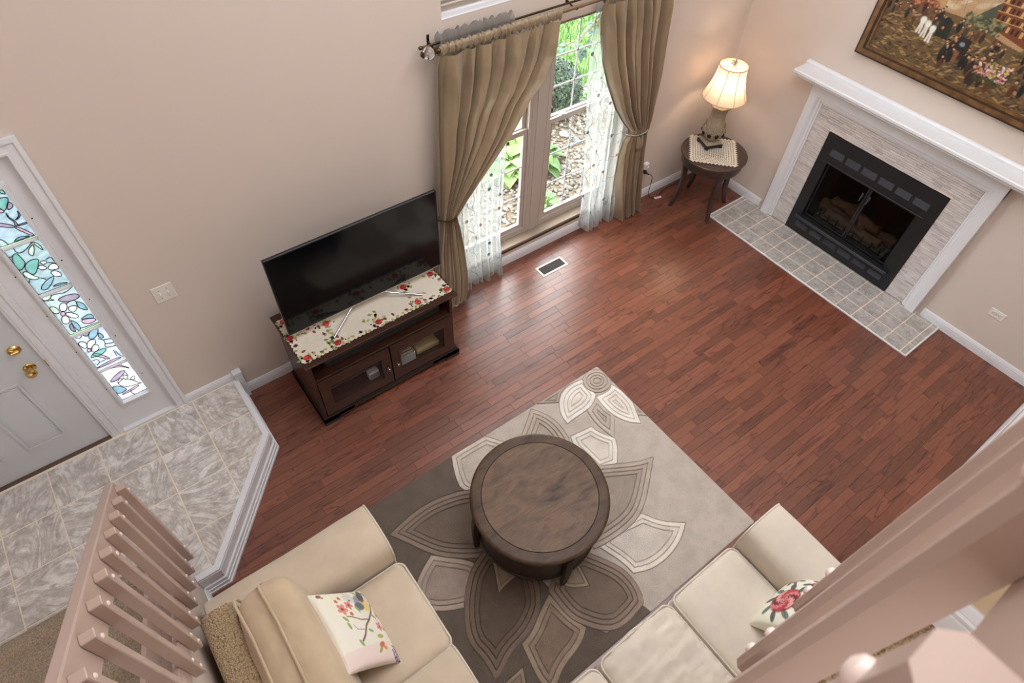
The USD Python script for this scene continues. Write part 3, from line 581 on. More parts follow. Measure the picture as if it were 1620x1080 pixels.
for n_, (a, c_, b, d) in enumerate(pieces):
    t = .86 + .17 * mr.random(); tn = (t, t * .995, t * (.985 + .02 * mr.random())) if mr.random() > .1 else (t * .84, t * .83, t * .85)
    e = mr.random() * .0016; m = cbox(XW - .0165 - e, XW - .010, a, b, c_, d, .0008)
    if n_ < 300: obj('mosaic_strip', m, M['marble'], fp, False, tint=tn)
    else: ms.append(m); tints.append(np.tile(tn, (len(m.vertices), 1)))
if ms: obj('mosaic_strips', cat(ms), M['marble'], fp, False, kind='stuff', tint=np.vstack(tints))
fb = thing('fireplace_insert', 'black metal fireplace insert with grilles and glass doors', 'fireplace', loc=(5.13, 1.59, .015))
FX = XW - .024
outer = sbox(1.04, .016, 2.135, 1.038); opening = sbox(1.165, .215, 2.035, .785)
slots = []
for i in range(6):
    yc = 2.135 - .152 - i * .1582; slots.append((yc, .862, .925)); slots.append((yc, .085, .142))
obj('face', prism_yz(outer.difference(opening), FX, FX + .02), M['firemetal'], fb)
obj('lintel', cbox(FX - .006, FX, 1.12, 2.08, .785, .80, .002), M['firemetal'], fb)
obj('sill_bar', cat([cbox(FX - .045, FX, 1.10, 2.075, .185, .215, .006), cbox(FX - .052, FX - .03, 1.12, 2.06, .19, .205, .004)]), M['firemetal'], fb)
for yc, a, b in slots:
    n_ = 7; ms = [box(FX - .0015, FX, yc - .064, yc + .064, a, b)]
    lo = obj('grille', ms[0], M['black'], fb)
    obj('bars', cat([cbox(FX - .006, FX - .001, yc - .064, yc + .064, a + (b - a) * (i + .12) / n_, a + (b - a) * (i + .72) / n_, .0012) for i in range(n_)]), M['louver'], lo)
bx_ = trimesh.util.concatenate([box(XW + .42, XW + .43, 1.16, 2.04, .2, .83), box(FX + .02, XW + .43, 1.12, 1.16, .2, .83), box(FX + .02, XW + .43, 2.04, 2.08, .2, .83), box(FX + .02, XW + .43, 1.12, 2.08, .80, .83), box(FX + .02, XW + .43, 1.12, 2.08, .17, .20)])
obj('firebox', bx_, M['soot'], fb)
for a, b in ((1.17, 1.597), (1.603, 2.03)):
    o = sbox(a, .218, b, .782); i_ = sbox(a + .016, .236, b - .016, .764)
    d_ = obj('glass_door', prism_yz(o.difference(i_), FX + .03, FX + .042), M['firemetal'], fb)
    obj('pane', prism_yz(i_, FX + .034, FX + .037), M['fireglass'], d_, False)
    yk = b - .03 if b < 1.6 else a + .03
    obj('door_handle', cat([cbox(FX + .0, FX + .03, yk - .006, yk + .006, .66, .70, .003), cyl((FX - .002, yk, .64), (FX - .002, yk, .72), .005, 10)]), M['louver'], d_)
obj('ash_bed', soft_box((XW + .2, 1.6, .215), (.3, .72, .05), .02, (8, 16, 3), (.02, 0, 0, 0), .03, 3), M['ember'], fb)
for i, (y0, x0, z0, y1, x1, z1, r) in enumerate([(1.25, 5.36, .30, 1.98, 5.33, .31, .05), (1.32, 5.25, .29, 1.88, 5.27, .28, .042), (1.4, 5.30, .37, 1.9, 5.31, .41, .04), (1.52, 5.24, .34, 1.72, 5.38, .42, .03)]):
    P_ = np.linspace((x0, y0, z0), (x1, y1, z1), 14); P_[:, 2] += .012 * np.sin(np.arange(14) * 1.3 + i); rr = r * (1 + .12 * np.sin(np.arange(14) * 2.1 + i))
    obj('log', tube(P_, rr, 12), M['log'], fb)
obj('grate', cat([cyl((5.2 , 1.28 + .09 * i, .245), (5.42, 1.28 + .09 * i, .245), .007, 8) for i in range(8)] + [cyl((5.2, 1.26, .245), (5.2, 1.94, .245), .007, 8)] + [cyl((5.2, 1.28 + .09 * i, .245), (5.2, 1.28 + .09 * i, .31), .007, 8) for i in range(8)]), M['firemetal'], fb)

# ---------------------------------------------------------------- flat prints: a raster painted by code, carried as vertex colours
class Canvas:
    def __init__(s, n, m, col): s.n, s.m = n, m; s.U, s.V = np.meshgrid(np.linspace(0, 1, n), np.linspace(0, 1, m), indexing='ij'); s.c = np.tile(np.array(L(*col)), (n, m, 1))
    def put(s, a, col): s.c = s.c * (1 - a[..., None]) + np.array(L(*col)) * a[..., None]
    def ell(s, u, v, ru, rv, col, ang=0, alpha=1, soft=.25, asp=1.0):
        du, dv = (s.U - u) * asp, s.V - v; c, k = math.cos(ang), math.sin(ang)
        d = np.sqrt(((du * c + dv * k) / ru) ** 2 + ((-du * k + dv * c) / rv) ** 2); s.put(np.clip((1 - d) / soft, 0, 1) * alpha, col)
    def line(s, pts, w, col, alpha=1, asp=1.0):
        dmin = np.full(s.U.shape, 9.0)
        for (a, b), (c, d) in zip(pts[:-1], pts[1:]):
            px, py = (s.U - a) * asp, s.V - b; ex, ey = (c - a) * asp, d - b; t = np.clip((px * ex + py * ey) / (ex * ex + ey * ey + 1e-12), 0, 1)
            dmin = np.minimum(dmin, np.hypot(px - t * ex, py - t * ey))
        s.put(np.clip((w - dmin) / (w * .5), 0, 1) * alpha, col)
    def poly(s, pts, col, alpha=1):
        i = shapely.contains_xy(Polygon(pts), s.U, s.V); s.put(i.astype(float) * alpha, col)
    def strokes(s, r, n, reg, ru, rv, cols, ang=(0, 3.14), alpha=.8, asp=1.0):
        u0, v0, u1, v1 = reg
        for _ in range(n):
            k = r.uniform(.6, 1.3); u, v = r.uniform(u0, u1), r.uniform(v0, v1); cu, cv = ru * k, rv * k; R0 = max(cu, cv) * 1.1
            iu = slice(max(0, int((u - R0 / asp) * s.n)), int((u + R0 / asp) * s.n) + 2); iv = slice(max(0, int((v - R0) * s.m)), int((v + R0) * s.m) + 2)
            if iu.stop <= 0 or iv.stop <= 0: continue
            a = r.uniform(*ang); du, dv = (s.U[iu, iv] - u) * asp, s.V[iu, iv] - v; c, q = math.cos(a), math.sin(a)
            d = np.sqrt(((du * c + dv * q) / cu) ** 2 + ((-du * q + dv * c) / cv) ** 2); al = (np.clip((1 - d) / .4, 0, 1) * alpha)[..., None]
            s.c[iu, iv] = s.c[iu, iv] * (1 - al) + np.array(L(*cols[r.randrange(len(cols))])) * al
M['print'] = pbr('printed_canvas', (1, 1, 1), .55, tint='only')
M['print_cloth'] = pbr('printed_cloth', (1, 1, 1), .85, tint='only', bump=.25, bscale=(500, 500, 500), bdist=.001, sheen=.1)

# painting over the mantel: a generic busy street market at dusk
PY0, PY1, PZ0, PZ1 = .70, 2.234, 1.70, 2.72
pt = thing('framed_painting', 'large framed oil painting of a busy street over the mantel', 'painting', loc=(XW - .03, 1.467, PZ0))
o = sbox(PY0, PZ0, PY1, PZ1)
M['frame_dark'] = pbr('frame_dark', L(66, 44, 32), .45, var=.2, vscale=(60, 60, 60))
M['frame_gold'] = pbr('frame_gold', L(140, 104, 66), .38, .25, col2=L(84, 58, 36), vscale=(50, 12, 12), bump=.5, bscale=(140, 60, 60))
fw = lambda a: o.buffer(-a, join_style=2)
for nm, a, b, x, mm in (('outer_moulding', 0, .018, .036, 'frame_dark'), ('frame_moulding', .018, .052, .05, 'frame_gold'), ('bead_moulding', .052, .062, .042, 'frame_dark'), ('inner_moulding', .062, .080, .034, 'frame_gold')):
    obj(nm, prism_yz(fw(a).difference(fw(b)), XW - x, XW - .002), M[mm], pt)
c = Canvas(420, 260, (150, 132, 108)); r = random.Random(21); AS = 1.5
U, V = c.U, c.V
c.c[:] = np.array(L(196, 180, 150)) * (V[..., None]) + np.array(L(176, 128, 88)) * (1 - V[..., None])
c.strokes(r, 500, (0, .5, 1, 1.05), .05, .02, [(214, 202, 176), (190, 172, 140), (168, 150, 126), (226, 212, 186), (190, 150, 112)], (-.4, .6), .5, AS)
c.poly([(0, 0), (1, 0), (1, .34), (.6, .40), (.42, .46), (0, .44)], (122, 100, 70))
c.strokes(r, 900, (0, -.02, 1, .38), .028, .008, [(168, 138, 92), (92, 72, 50), (58, 48, 38), (190, 160, 112), (120, 98, 66), (74, 60, 44)], (-.5, .9), .7, AS)
# left: terrace buildings and dark trees
c.poly([(0, .55), (.0, 1), (.22, 1), (.235, .72), (.26, .5)], (128, 92, 62))
for i in range(9):
    for j in range(5): c.poly([(.02 + i * .024, .62 + j * .08), (.034 + i * .024, .62 + j * .08), (.034 + i * .024, .665 + j * .08), (.02 + i * .024, .665 + j * .08)], (62, 44, 34), .8)
c.poly([(.215, .5), (.205, 1), (.245, 1), (.27, .48)], (190, 160, 112)); 
c.strokes(r, 500, (-.02, .44, .21, .74), .028, .012, [(36, 40, 22), (58, 56, 28), (96, 84, 36), (24, 26, 18), (132, 104, 44)], (.4, 2.4), .75, AS)
c.strokes(r, 120, (-.02, .42, .24, .5), .02, .014, [(176, 112, 82), (204, 146, 112), (140, 84, 60), (90, 56, 44)], (0, 3), .8, AS)
c.line([(.33, .95), (.318, .62), (.305, .5)], .004, (150, 128, 104), .6, AS); c.line([(.33, .95), (.345, .62), (.36, .5)], .004, (150, 128, 104), .6, AS)
# right: red corner house
c.poly([(.40, .46), (.52, .68), (.53, .74), (.545, .45)], (92, 96, 84)); c.poly([(.50, .47), (.50, .70), (.62, .80), (.74, .70), (.735, .40)], (132, 80, 50)); c.poly([(.50, .68), (.515, .77), (.60, .86), (.70, .80), (.745, .68), (.62, .76)], (156, 76, 48))
for i in range(10):
    for j in range(4): c.poly([(.51 + i * .022, .47 + j * .06), (.522 + i * .022, .47 + j * .06), (.522 + i * .022, .51 + j * .06), (.51 + i * .022, .51 + j * .06)], (52, 34, 26) if (i + j) % 3 else (210, 180, 130), .85)
for j in range(4): c.line([(.50, .525 + j * .06), (.62, .535 + j * .06), (.737, .50 + j * .06)], .005, (204, 170, 116), .8, AS)
c.strokes(r, 700, (.70, .36, 1.02, 1.0), .035, .014, [(40, 42, 30), (66, 68, 44), (96, 92, 58), (28, 28, 24), (120, 108, 66), (84, 60, 36)], (.2, 2.6), .7, AS)
c.strokes(r, 160, (.38, .42, .56, .52), .02, .01, [(96, 100, 72), (150, 146, 112), (66, 72, 52)], (0, 3), .7, AS)
c.line([(.73, .30), (.75, .44), (.78, .54)], .005, (196, 160, 96), .8, AS); c.line([(.74, .36), (.80, .43)], .004, (210, 180, 120), .8, AS)
# stalls, crowd, flowers
c.poly([(.80, .26), (.84, .36), (1, .36), (1, .25)], (96, 108, 122)); c.poly([(.90, .26), (.91, .35), (.95, .35), (.96, .25)], (206, 200, 192))
def person(u, v, h, coat, hat):
    c.ell(u, v + h * .35, h * .15, h * .42, coat, 0, .95, .3, AS); c.ell(u, v + h * .86, h * .085, h * .1, (206, 160, 124), 0, 1, .4, AS); c.ell(u, v + h * .98, h * .12, h * .06, hat, 0, 1, .4, AS)
dk = [(38, 30, 28), (66, 44, 36), (52, 50, 54), (110, 62, 46), (88, 76, 60), (30, 36, 46), (140, 100, 70)]
for i in range(60):
    u = r.random(); v = .30 - .08 * u + r.uniform(-.02, .10); person(u, v, r.uniform(.07, .12), dk[i % 7], dk[(i * 3 + 1) % 7])
for i in range(40): u = r.uniform(.35, 1); v = r.uniform(.02, .22) * (1 - .25 * u); person(u, v, r.uniform(.12, .18), dk[(i * 5) % 7], dk[(i * 2 + 3) % 7])
for u, v in ((.205, .24), (.235, .225), (.268, .205)):
    for dx in (-.008, .008): c.line([(u + dx, v), (u + dx * .4, v + .10)], .011, (226, 222, 212), .95, AS)
    c.ell(u, v + .10, .03, .034, (232, 228, 218), 0, 1, .4, AS); c.ell(u, v + .145, .012, .016, (110, 70, 50), 0, 1, .4, AS)
c.poly([(.285, .27), (.28, .40), (.345, .41), (.355, .27)], (52, 56, 44)); c.ell(.315, .40, .035, .03, (40, 44, 52), 0, 1, .4, AS); c.ell(.31, .34, .012, .014, (230, 120, 60), 0, 1, .4, AS)
c.poly([(.40, .24), (.41, .34), (.47, .33), (.475, .22)], (56, 48, 42)); c.ell(.435, .285, .025, .022, (150, 158, 170), 0, .9, .4, AS)
for a in (.38, .465): c.line([(a + .022 * math.cos(t), .235 + .033 * math.sin(t)) for t in np.linspace(0, 6.3, 16)], .004, (60, 50, 40), .9, AS)
c.strokes(r, 130, (.55, .13, .70, .26), .014, .009, [(206, 140, 150), (222, 178, 176), (190, 110, 120), (150, 156, 96), (226, 214, 210), (206, 200, 110)], (0, 3), .9, AS)
c.strokes(r, 60, (.55, .09, .68, .14), .02, .01, [(60, 66, 42), (90, 86, 56)], (0, 3), .8, AS)
c.c = c.c ** 1.22 * 1.02 * (.86 + .28 * np.random.default_rng(4).random((420, 260, 1)))
ins = fw(.080).bounds
Pg = np.zeros((420, 260, 3)); Pg[..., 0] = XW - .016 - .0012 * np.random.default_rng(5).random((420, 260)); Pg[..., 1] = ins[2] - (ins[2] - ins[0]) * U; Pg[..., 2] = ins[1] + (ins[3] - ins[1]) * V
obj('canvas', grid(Pg, flip=True), M['print'], pt, True, tint=c.c.reshape(-1, 3))
obj('backing', box(XW - .013, XW - .002, ins[0] - .01, ins[2] + .01, ins[1] - .01, ins[3] + .01), M['frame_dark'], pt)

# ---------------------------------------------------------------- television and stand
M['stand'] = pbr('dark_cherry', L(50, 27, 19), .3, col2=L(70, 40, 27), vscale=(6, 40, 40), coat=.3, coat_rough=.15)
M['stand_dark'] = pbr('dark_cherry_base', L(38, 24, 19), .35, col2=L(50, 30, 23), vscale=(6, 40, 40), coat=.2)
ts = thing('tv_stand', 'dark cherry television stand with two glass doors', 'tv stand', loc=(1.06, 2.93, 0))
SX0, SX1, SY0, SY1, SZ = .495, 1.612, 2.672, 3.2, .690
obj('top', cat([cbox(.474, 1.652, 2.650, 3.205, SZ - .016, SZ, .003), cbox(.484, 1.642, 2.660, 3.2, SZ - .026, SZ - .016, .003)]), M['stand'], ts)
for a, b in ((SX0, SX0 + .024), (SX1 - .024, SX1)): obj('side_panel', cbox(a, b, SY0, SY1, .085, SZ - .026, .002), M['stand'], ts)
obj('back_panel', box(SX0 + .024, SX1 - .024, SY1 - .012, SY1, .085, SZ - .026), M['stand_dark'], ts)
obj('shelf', cbox(SX0 + .024, SX1 - .024, SY0 + .004, SY1 - .012, .478, .496, .002), M['stand'], ts)
obj('inner_shelf', cbox(SX0 + .024, 1.062, SY0 + .045, SY1 - .012, .285, .30, .002), M['stand'], ts)
obj('bottom', cbox(SX0 + .024, SX1 - .024, SY0 + .004, SY1 - .012, .09, .108, .002), M['stand'], ts)
base_p = [(.478, 2.648), (1.640, 2.648), (1.640, 3.2), (.478, 3.2)]
bp = Polygon(base_p)
obj('plinth', cat([slab(bp.buffer(-.012, join_style=2), .078, .090), slab(bp.buffer(-.004, join_style=2), .068, .078), slab(bp.difference(sbox(.6, 2.6, 1.52, 3.3)), 0, .068), slab(bp.difference(sbox(.72, 2.6, 1.40, 3.3)), .034, .068),
                  slab(bp.difference(bp.buffer(-.02, join_style=2)), .048, .068)]), M['stand_dark'], ts)
for n_, (a, b) in enumerate(((SX0 + .026, 1.062), (1.072, SX1 - .026))):
    od = sbox(a, .10, b, .474); gd = sbox(a + .062, .176, b - .062, .41)
    d_ = obj('door', cat([prism_xz(od.difference(gd), SY0 - .016, SY0 + .004), prism_xz(gd.buffer(.006, join_style=2).difference(gd.buffer(-.008, join_style=2)), SY0 - .019, SY0 - .004)]), M['stand'], ts)
    obj('pane', prism_xz(gd, SY0 - .008, SY0 - .005), M['pane'], d_, False)
    xk = b - .03 if n_ == 0 else a + .037
    obj('knob', knob(xk, .273, [(0, 0), (.008, 0), (.006, .008), (.011, .014), (.013, .019), (.009, .025), (0, .027)], SY0 - .016), pbr('pewter_%d' % n_, (.35, .30, .26), .35, 1), d_)
    for zz in (.16, .41): obj('hinge', cbox(a - .003 if n_ == 0 else b, a if n_ == 0 else b + .003, SY0 - .012, SY0, zz, zz + .03, .001), M['brass'], d_)
sb = thing('soundbar', 'long black sound bar in the open shelf of the television stand', 'soundbar', loc=(1.08, 2.78, .496))
obj('body', cbox(.62, 1.55, 2.735, 2.83, .4962, .556, .012), M['black'], sb); obj('front_grille', cbox(.64, 1.53, 2.731, 2.737, .503, .549, .003), pbr('speaker_cloth', (.02, .02, .02), .9, bump=.6, bscale=(900, 900, 900)), sb)
bk = thing('storage_basket', 'small white basket of papers behind the right cabinet door', 'basket', loc=(1.23, 2.79, .108))
q = sbox(1.165, 2.735, 1.30, 2.845)
obj('body', cat([slab(q, .1085, .113), slab(q.difference(q.buffer(-.005)), .113, .195)]), pbr('basket_white', L(206, 200, 204), .6), bk)
for i in range(4): obj('paper', cbox(1.175, 1.29, 2.755 + .02 * i, 2.759 + .02 * i, .114, .205 + .005 * i, .001), pbr('paper_%d' % i, L(214 - 10 * i, 196 - 8 * i, 172), .8), bk)
bg = thing('paper_bag', 'crumpled tan paper bag behind the right cabinet door', 'bag', loc=(1.42, 2.81, .108))
obj('body', soft_box((1.42, 2.815, .14), (.21, .15, .055), .02, (9, 9, 4), (.012, 0, 0, 0), .03, 9, 16), pbr('kraft_paper', L(186, 160, 116), .7), bg); obj('fold', move(cbox(1.33, 1.53, 2.81, 2.822, .166, .178, .004), rz=18, c=(1.43, 2.81, 0)), M['kraft'] if 'kraft' in M else pbr('kraft_fold', L(202, 176, 130), .7), bg)
bo = thing('disc_case', 'thin teal disc case on the shelf behind the left cabinet door', 'case', loc=(.86, 2.75, .3))
obj('body', cbox(.75, .975, 2.738, 2.80, .3005, .318, .002), pbr('case_teal', L(86, 150, 150), .35), bo); obj('cover', cbox(.752, .86, 2.7365, 2.738, .302, .3165, .0005), pbr('case_blue', L(70, 96, 140), .35), bo)
dv = thing('white_console', 'small white device behind the left cabinet door', 'device', loc=(.95, 2.77, .108))
obj('body', cbox(.91, .995, 2.745, 2.80, .1082, .185, .008), M['white_gloss'], dv); obj('front', cbox(.917, .988, 2.742, 2.745, .115, .178, .002), pbr('device_grey', L(150, 150, 156), .4), dv)
# runner: scalloped cream cloth with embroidered roses
rx0, rx1, ry0, ry1 = .492, 1.632, 2.705, 3.135
sc_pts = []
def scallop(a, b, n_):
    a, b = np.array(a), np.array(b); d = (b - a) / n_; nrm = np.array([d[1], -d[0]]) / np.linalg.norm(d)
    for i in range(n_):
        for t in np.linspace(0, 1, 6)[:-1]: sc_pts.append(a + d * (i + t) + nrm * (.009 * math.sin(math.pi * t)))
scallop((rx0, ry0), (rx1, ry0), 38); scallop((rx1, ry0), (rx1, ry1), 14); scallop((rx1, ry1), (rx0, ry1), 38); scallop((rx0, ry1), (rx0, ry0), 14)
tr = thing('table_runner', 'cream table runner with embroidered red roses under the television', 'table runner', loc=(1.06, 2.92, SZ))
roses = [(.53, 2.735), (.51, 2.95), (.535, 3.11), (.75, 2.735), (.76, 2.93), (1.06, 2.74), (1.375, 2.745), (1.365, 2.93), (1.61, 2.735), (1.595, 2.93), (1.595, 3.11), (1.06, 3.11), (.76, 3.11), (1.36, 3.11), (.64, 2.96)]
cloth = Polygon(sc_pts).buffer(0); hr2 = random.Random(2)
holes_ = []
for (x, y) in roses:
    for k in range(4): a = hr2.random() * 6.28; holes_.append(Point(x + .055 * math.cos(a), y + .045 * math.sin(a)).buffer(.006, 4))
cloth = cloth.difference(unary_union(holes_))
M['cream'] = pbr('cream_cloth', L(218, 207, 190), .85, var=.03, vscale=(30, 30, 30), bump=.3, bscale=(600, 600, 600))
obj('cloth', slab(cloth, SZ + .0004, SZ + .0024), M['cream'], tr)
M['rose'] = pbr('rose_thread', (1, 1, 1), .75, tint='only'); M['leaf_thread'] = pbr('leaf_thread', L(150, 150, 92), .8, tint='only')
def rose_mesh(x, y, z, r0, s):
    ms, cs, rr = [], [], random.Random(s)
    for lev, (rad, n_) in enumerate(((r0, 8), (r0 * .72, 7), (r0 * .45, 5), (r0 * .2, 3))):
        for i in range(n_):
            a = i * 2 * math.pi / n_ + lev; p = Point(x + rad * .62 * math.cos(a), y + rad * .62 * math.sin(a)).buffer(rad * .42, 5)
            m = slab(p, z, z + .0012 + .0006 * lev + .0002 * rr.random()); ms.append(m); col = L(*rr.choice([(196, 52, 52), (168, 34, 40), (214, 84, 76), (140, 26, 34)])); cs.append(np.tile(col, (len(m.vertices), 1)))
    return cat(ms), np.vstack(cs)
for i, (x, y) in enumerate(roses):
    m, cs = rose_mesh(x, y, SZ + .002, .024 if i < 14 else .014, i); obj('embroidered_rose', m, M['rose'], tr, False, tint=cs)
def leaf_poly(x, y, a, l, w):
    t = np.linspace(0, 1, 7); up = [(l * q, w * math.sin(math.pi * q ** .8)) for q in t]; lo = [(l * q, -w * math.sin(math.pi * q ** .8)) for q in t[::-1]]
    return Polygon([(x + math.cos(a) * p - math.sin(a) * q_, y + math.sin(a) * p + math.cos(a) * q_) for p, q_ in up + lo]).buffer(0)
ms, cs = [], []
spots = [(x + d[0], y + d[1]) for x, y in roses for d in [(.04 * math.cos(q), .04 * math.sin(q)) for q in np.arange(0, 6.28, 1.05)]] + [(rx0 + .04 + .028 * i, ry0 + .012 + .012 * (i % 2)) for i in range(39)] + [(rx0 + .015 + .01 * (i % 2), ry0 + .03 * i) for i in range(15)] + [(rx1 - .015 - .01 * (i % 2), ry0 + .03 * i) for i in range(15)] + [(.66 + hr2.random() * .1, 2.75 + hr2.random() * .18) for _ in range(14)] + [(1.36 + hr2.random() * .1, 2.76 + hr2.random() * .18) for _ in range(14)] + [(.98 + hr2.random() * .12, 2.75 + hr2.random() * .1) for _ in range(10)]
for i, (x, y) in enumerate(spots):
    if cloth.buffer(.003).contains(Point(x, y)):
        p = leaf_poly(x, y, hr2.random() * 6.28, .034, .0095); m = slab(p, SZ + .0022, SZ + .0030); ms.append(m)
        cs.append(np.tile(L(*hr2.choice([(150, 152, 92), (176, 172, 116), (130, 136, 84), (166, 160, 104), (124, 70, 72)])), (len(m.vertices), 1)))
obj('embroidered_leaves', cat(ms), M['leaf_thread'], tr, False, kind='stuff', tint=np.vstack(cs))
# television
TY = 2.905
tv = thing('television', 'large flat black television on chrome legs', 'television', loc=(1.09, TY, SZ + .0025))
obj('panel', cat([cbox(.505, 1.672, TY, TY + .022, .768, 1.428, .004), cbox(.75, 1.43, TY + .02, TY + .055, .80, 1.15, .012)]), M['black'], tv)
obj('screen', cbox(.512, 1.665, TY - .002, TY + .001, .778, 1.421, .001), M['black_gloss'], tv, False)
obj('bottom_trim', cbox(.505, 1.672, TY - .004, TY + .024, .764, .769, .001), M['chrome'], tv); obj('side_trim', cat([cbox(.502, .505, TY - .003, TY + .022, .766, 1.430, .001), cbox(1.672, 1.675, TY - .003, TY + .022, .766, 1.430, .001)]), pbr('dark_steel', (.2, .2, .2), .3, 1), tv)
zt_ = SZ + .0028
for s, (xa, xb) in ((-1, (1.03, .748)), (1, (1.13, 1.435))):
    obj('leg', cat([tube([(xa, TY + .03, .775), (xa + .25 * (xb - xa), TY + .01, .75), (xb, TY - .125, zt_ + .0075)], .0075, 12), tube([(xa, TY + .03, .775), (xa + s * .06, TY + .09, .74), (xb - s * .05, TY + .19, zt_ + .0075)], .0075, 12)]), M['chrome'], tv)

# ---------------------------------------------------------------- curtains
M['drape'] = pbr('taupe_satin', L(142, 121, 96), .30, col2=L(160, 138, 110), vscale=(14, 14, 3), sheen=.25, bump=.05, bscale=(300, 300, 60), transl=.12)
M['lining'] = pbr('drape_lining', L(176, 164, 150), .8, transl=.25)
RY = 3.165
rod = thing('curtain_rod', 'bronze double curtain rod with clear ball finials above the window', 'curtain rod', loc=(2.9, RY, 2.17))
RZ = 2.175
obj('front_rod', cat([cyl((1.905, RY, RZ), (3.05, RY, RZ), .0125, 16), cyl((3.0, RY, RZ), (4.0, RY, RZ), .0105, 16)]), pbr('rod_bronze', L(150, 126, 98), .3, .8), rod)
BY = RY + .055
obj('back_rod', cyl((1.82, BY, RZ + .012), (4.08, BY, RZ + .012), .007, 12), M['iron'], rod)
for x in (1.83, 4.07): obj('end_knob', lathe([(0, -.02), (.009, -.018), (.012, -.006), (.009, .004), (.007, .006)], 12).apply_transform(trimesh.transformations.rotation_matrix(math.radians(90 if x < 2 else -90), [0, 1, 0])).apply_translation([x, BY, RZ + .012]), M['iron'], rod)
for x in (1.905, 2.985, 3.99):
    b = obj('bracket', cat([cbox(x - .009, x + .009, YW - .006, YW, RZ - .02, RZ + .055, .003), tube([(x, YW - .005, RZ + .01), (x, BY, RZ - .004), (x, RY + .01, RZ - .016)], .006, 8), tube([(x, RY + .014 * math.sin(a), RZ - .014 * math.cos(a)) for a in np.linspace(-1.8, 1.8, 9)], .0045, 8)]), M['iron'], rod)
for x, s in ((1.905, -1), (4.0, 1)):
    pr = [(0, 0), (.0155, 0), (.019, .006), (.0155, .012), (.012, .016), (.017, .022), (.020, .028), (.0, .03)]
    m = lathe(pr, 20); m.apply_transform(trimesh.transformations.rotation_matrix(math.radians(90 * s), [0, 1, 0])); m.apply_translation([x, RY, RZ])
    obj('finial_collar', m, M['iron'], rod); obj('finial_ball', ball((x + s * .064, RY, RZ), .0375, 4), M['crystal'], rod, True, label='clear glass finial ball')
    m = lathe([(0, 0), (.019, .002), (.02, .006), (.012, .01), (.008, .016), (0, .019)], 16); m.apply_transform(trimesh.transformations.rotation_matrix(math.radians(90 * s), [0, 1, 0])); m.apply_translation([x + s * .099, RY, RZ])
    obj('finial_cap', m, M['iron'], rod)
def drape(lz, lx, rz_, rx_, z0, z1, y, nf, amp, seed, nu=220, nv=110, yz=None, phase=0, sharp=.8):
    """Cloth hanging from z1 to z0; its side edges follow lx(lz) and rx(rz); folds run down between them."""
    rg = np.random.default_rng(seed); s = np.linspace(0, 1, nu); t = np.linspace(0, 1, nv); z = z1 + (z0 - z1) * t
    XL, XR = np.interp(z, lz, lx), np.interp(z, rz_, rx_)
    ph = s * nf * 2 * np.pi + phase + 1.1 * np.sin(s * 9.1 + seed) + .7 * np.sin(s * 23.7 + 2 * seed)
    A = np.interp(z, yz[0], yz[1]) if yz else np.full(nv, 1.0)
    X = XL[:, None] + (XR - XL)[:, None] * s[None] ; 
    w = np.sin(ph)[None] * np.ones((nv, 1)); w = np.sign(w) * np.abs(w) ** sharp
    wob = .25 * np.sin(ph * .5 + 1.3)[None] + .18 * np.sin(ph[None] * 2.3 + z[:, None] * 3.1)
    Y = y + amp * A[:, None] * (w + wob) + .0
    X = X + .006 * np.cos(ph)[None] * A[:, None]
    P = np.stack([X, Y, np.broadcast_to(z[:, None], X.shape)], -1)
    return P
def sleeve(x0, x1, y, z, r, n, seed):
    """Gathered rod pocket round the rod."""
    k = 60 + int((x1 - x0) * 160); a = np.linspace(0, 2 * np.pi, 15)[:-1]; xs_ = np.linspace(x0, x1, k); rg = np.random.default_rng(seed)
    ph = xs_ * n * 6.28 + 1.5 * np.sin(xs_ * 31 + seed)
    g = r * (1 + .20 * np.sin(ph) + .12 * np.sin(ph * 1.7 + 1) + .06 * rg.standard_normal(k))
    P = np.stack([xs_[:, None] + .004 * np.sin(ph[:, None] * .5 + 3 * a[None]), y + g[:, None] * np.cos(a)[None] , z + g[:, None] * (np.sin(a) * 1.1 - .0 + np.where(np.sin(a) < 0, np.sin(a) * .9, 0))[None]], -1)
    m = grid(np.swapaxes(P, 0, 1), closeu=True); m.fix_normals(); return m
def tie(x0, x1, y, z, w, seed, beads):
    p = [(x0 + (x1 - x0) * (.5 - .5 * math.cos(a)), y - w * math.sin(a), z + .012 * math.sin(a * 2 + seed)) for a in np.linspace(0, 2 * math.pi, 40)[:-1]]
    ms = [tube(p, .0055, 8, True)]
    for i in range(0, 20, 1): ms.append(ball(p[int(i * 39 / 40) % 39], .0085, 1))
    return cat(ms)
# left drape: header 1.93..2.86, swept to the tieback at z = .93
lz = [0.02, .25, .6, .86, .93, 1.05, 1.25, 1.6, 2.12]; lx = [1.74, 1.76, 1.79, 1.838, 1.842, 1.835, 1.835, 1.85, 1.895]
rz_ = [0.02, .1, .3, .57, .80, .885, .93, 1.06, 1.2, 1.36, 1.52, 1.69, 1.78, 1.93, 2.09, 2.14]; rx_ = [2.005, 2.03, 2.04, 2.025, 1.995, 1.975, 1.965, 2.055, 2.17, 2.31, 2.45, 2.575, 2.68, 2.765, 2.81, 2.825]
dl = thing('curtain', 'taupe satin curtain left of the window, swept back behind the television', 'curtain', loc=(1.9, RY, 0))
P = drape(lz, lx, rz_, rx_, .012, 2.135, RY - .016, 7.0, .043, 3, yz=([0, .5, .86, .93, 1.0, 1.5, 2.0, 2.135], [.16, .16, .4, .55, .75, 1.2, 1.0, .35]))
tz = P[..., 2]; P[..., 1] += .055 * np.exp(-((tz - .93) / .12) ** 2) * 0 - .028 * np.exp(-((tz - 1.35) / .4) ** 2)
P[..., 1] -= .05 * np.clip((.9 - tz) / .9, 0, 1)
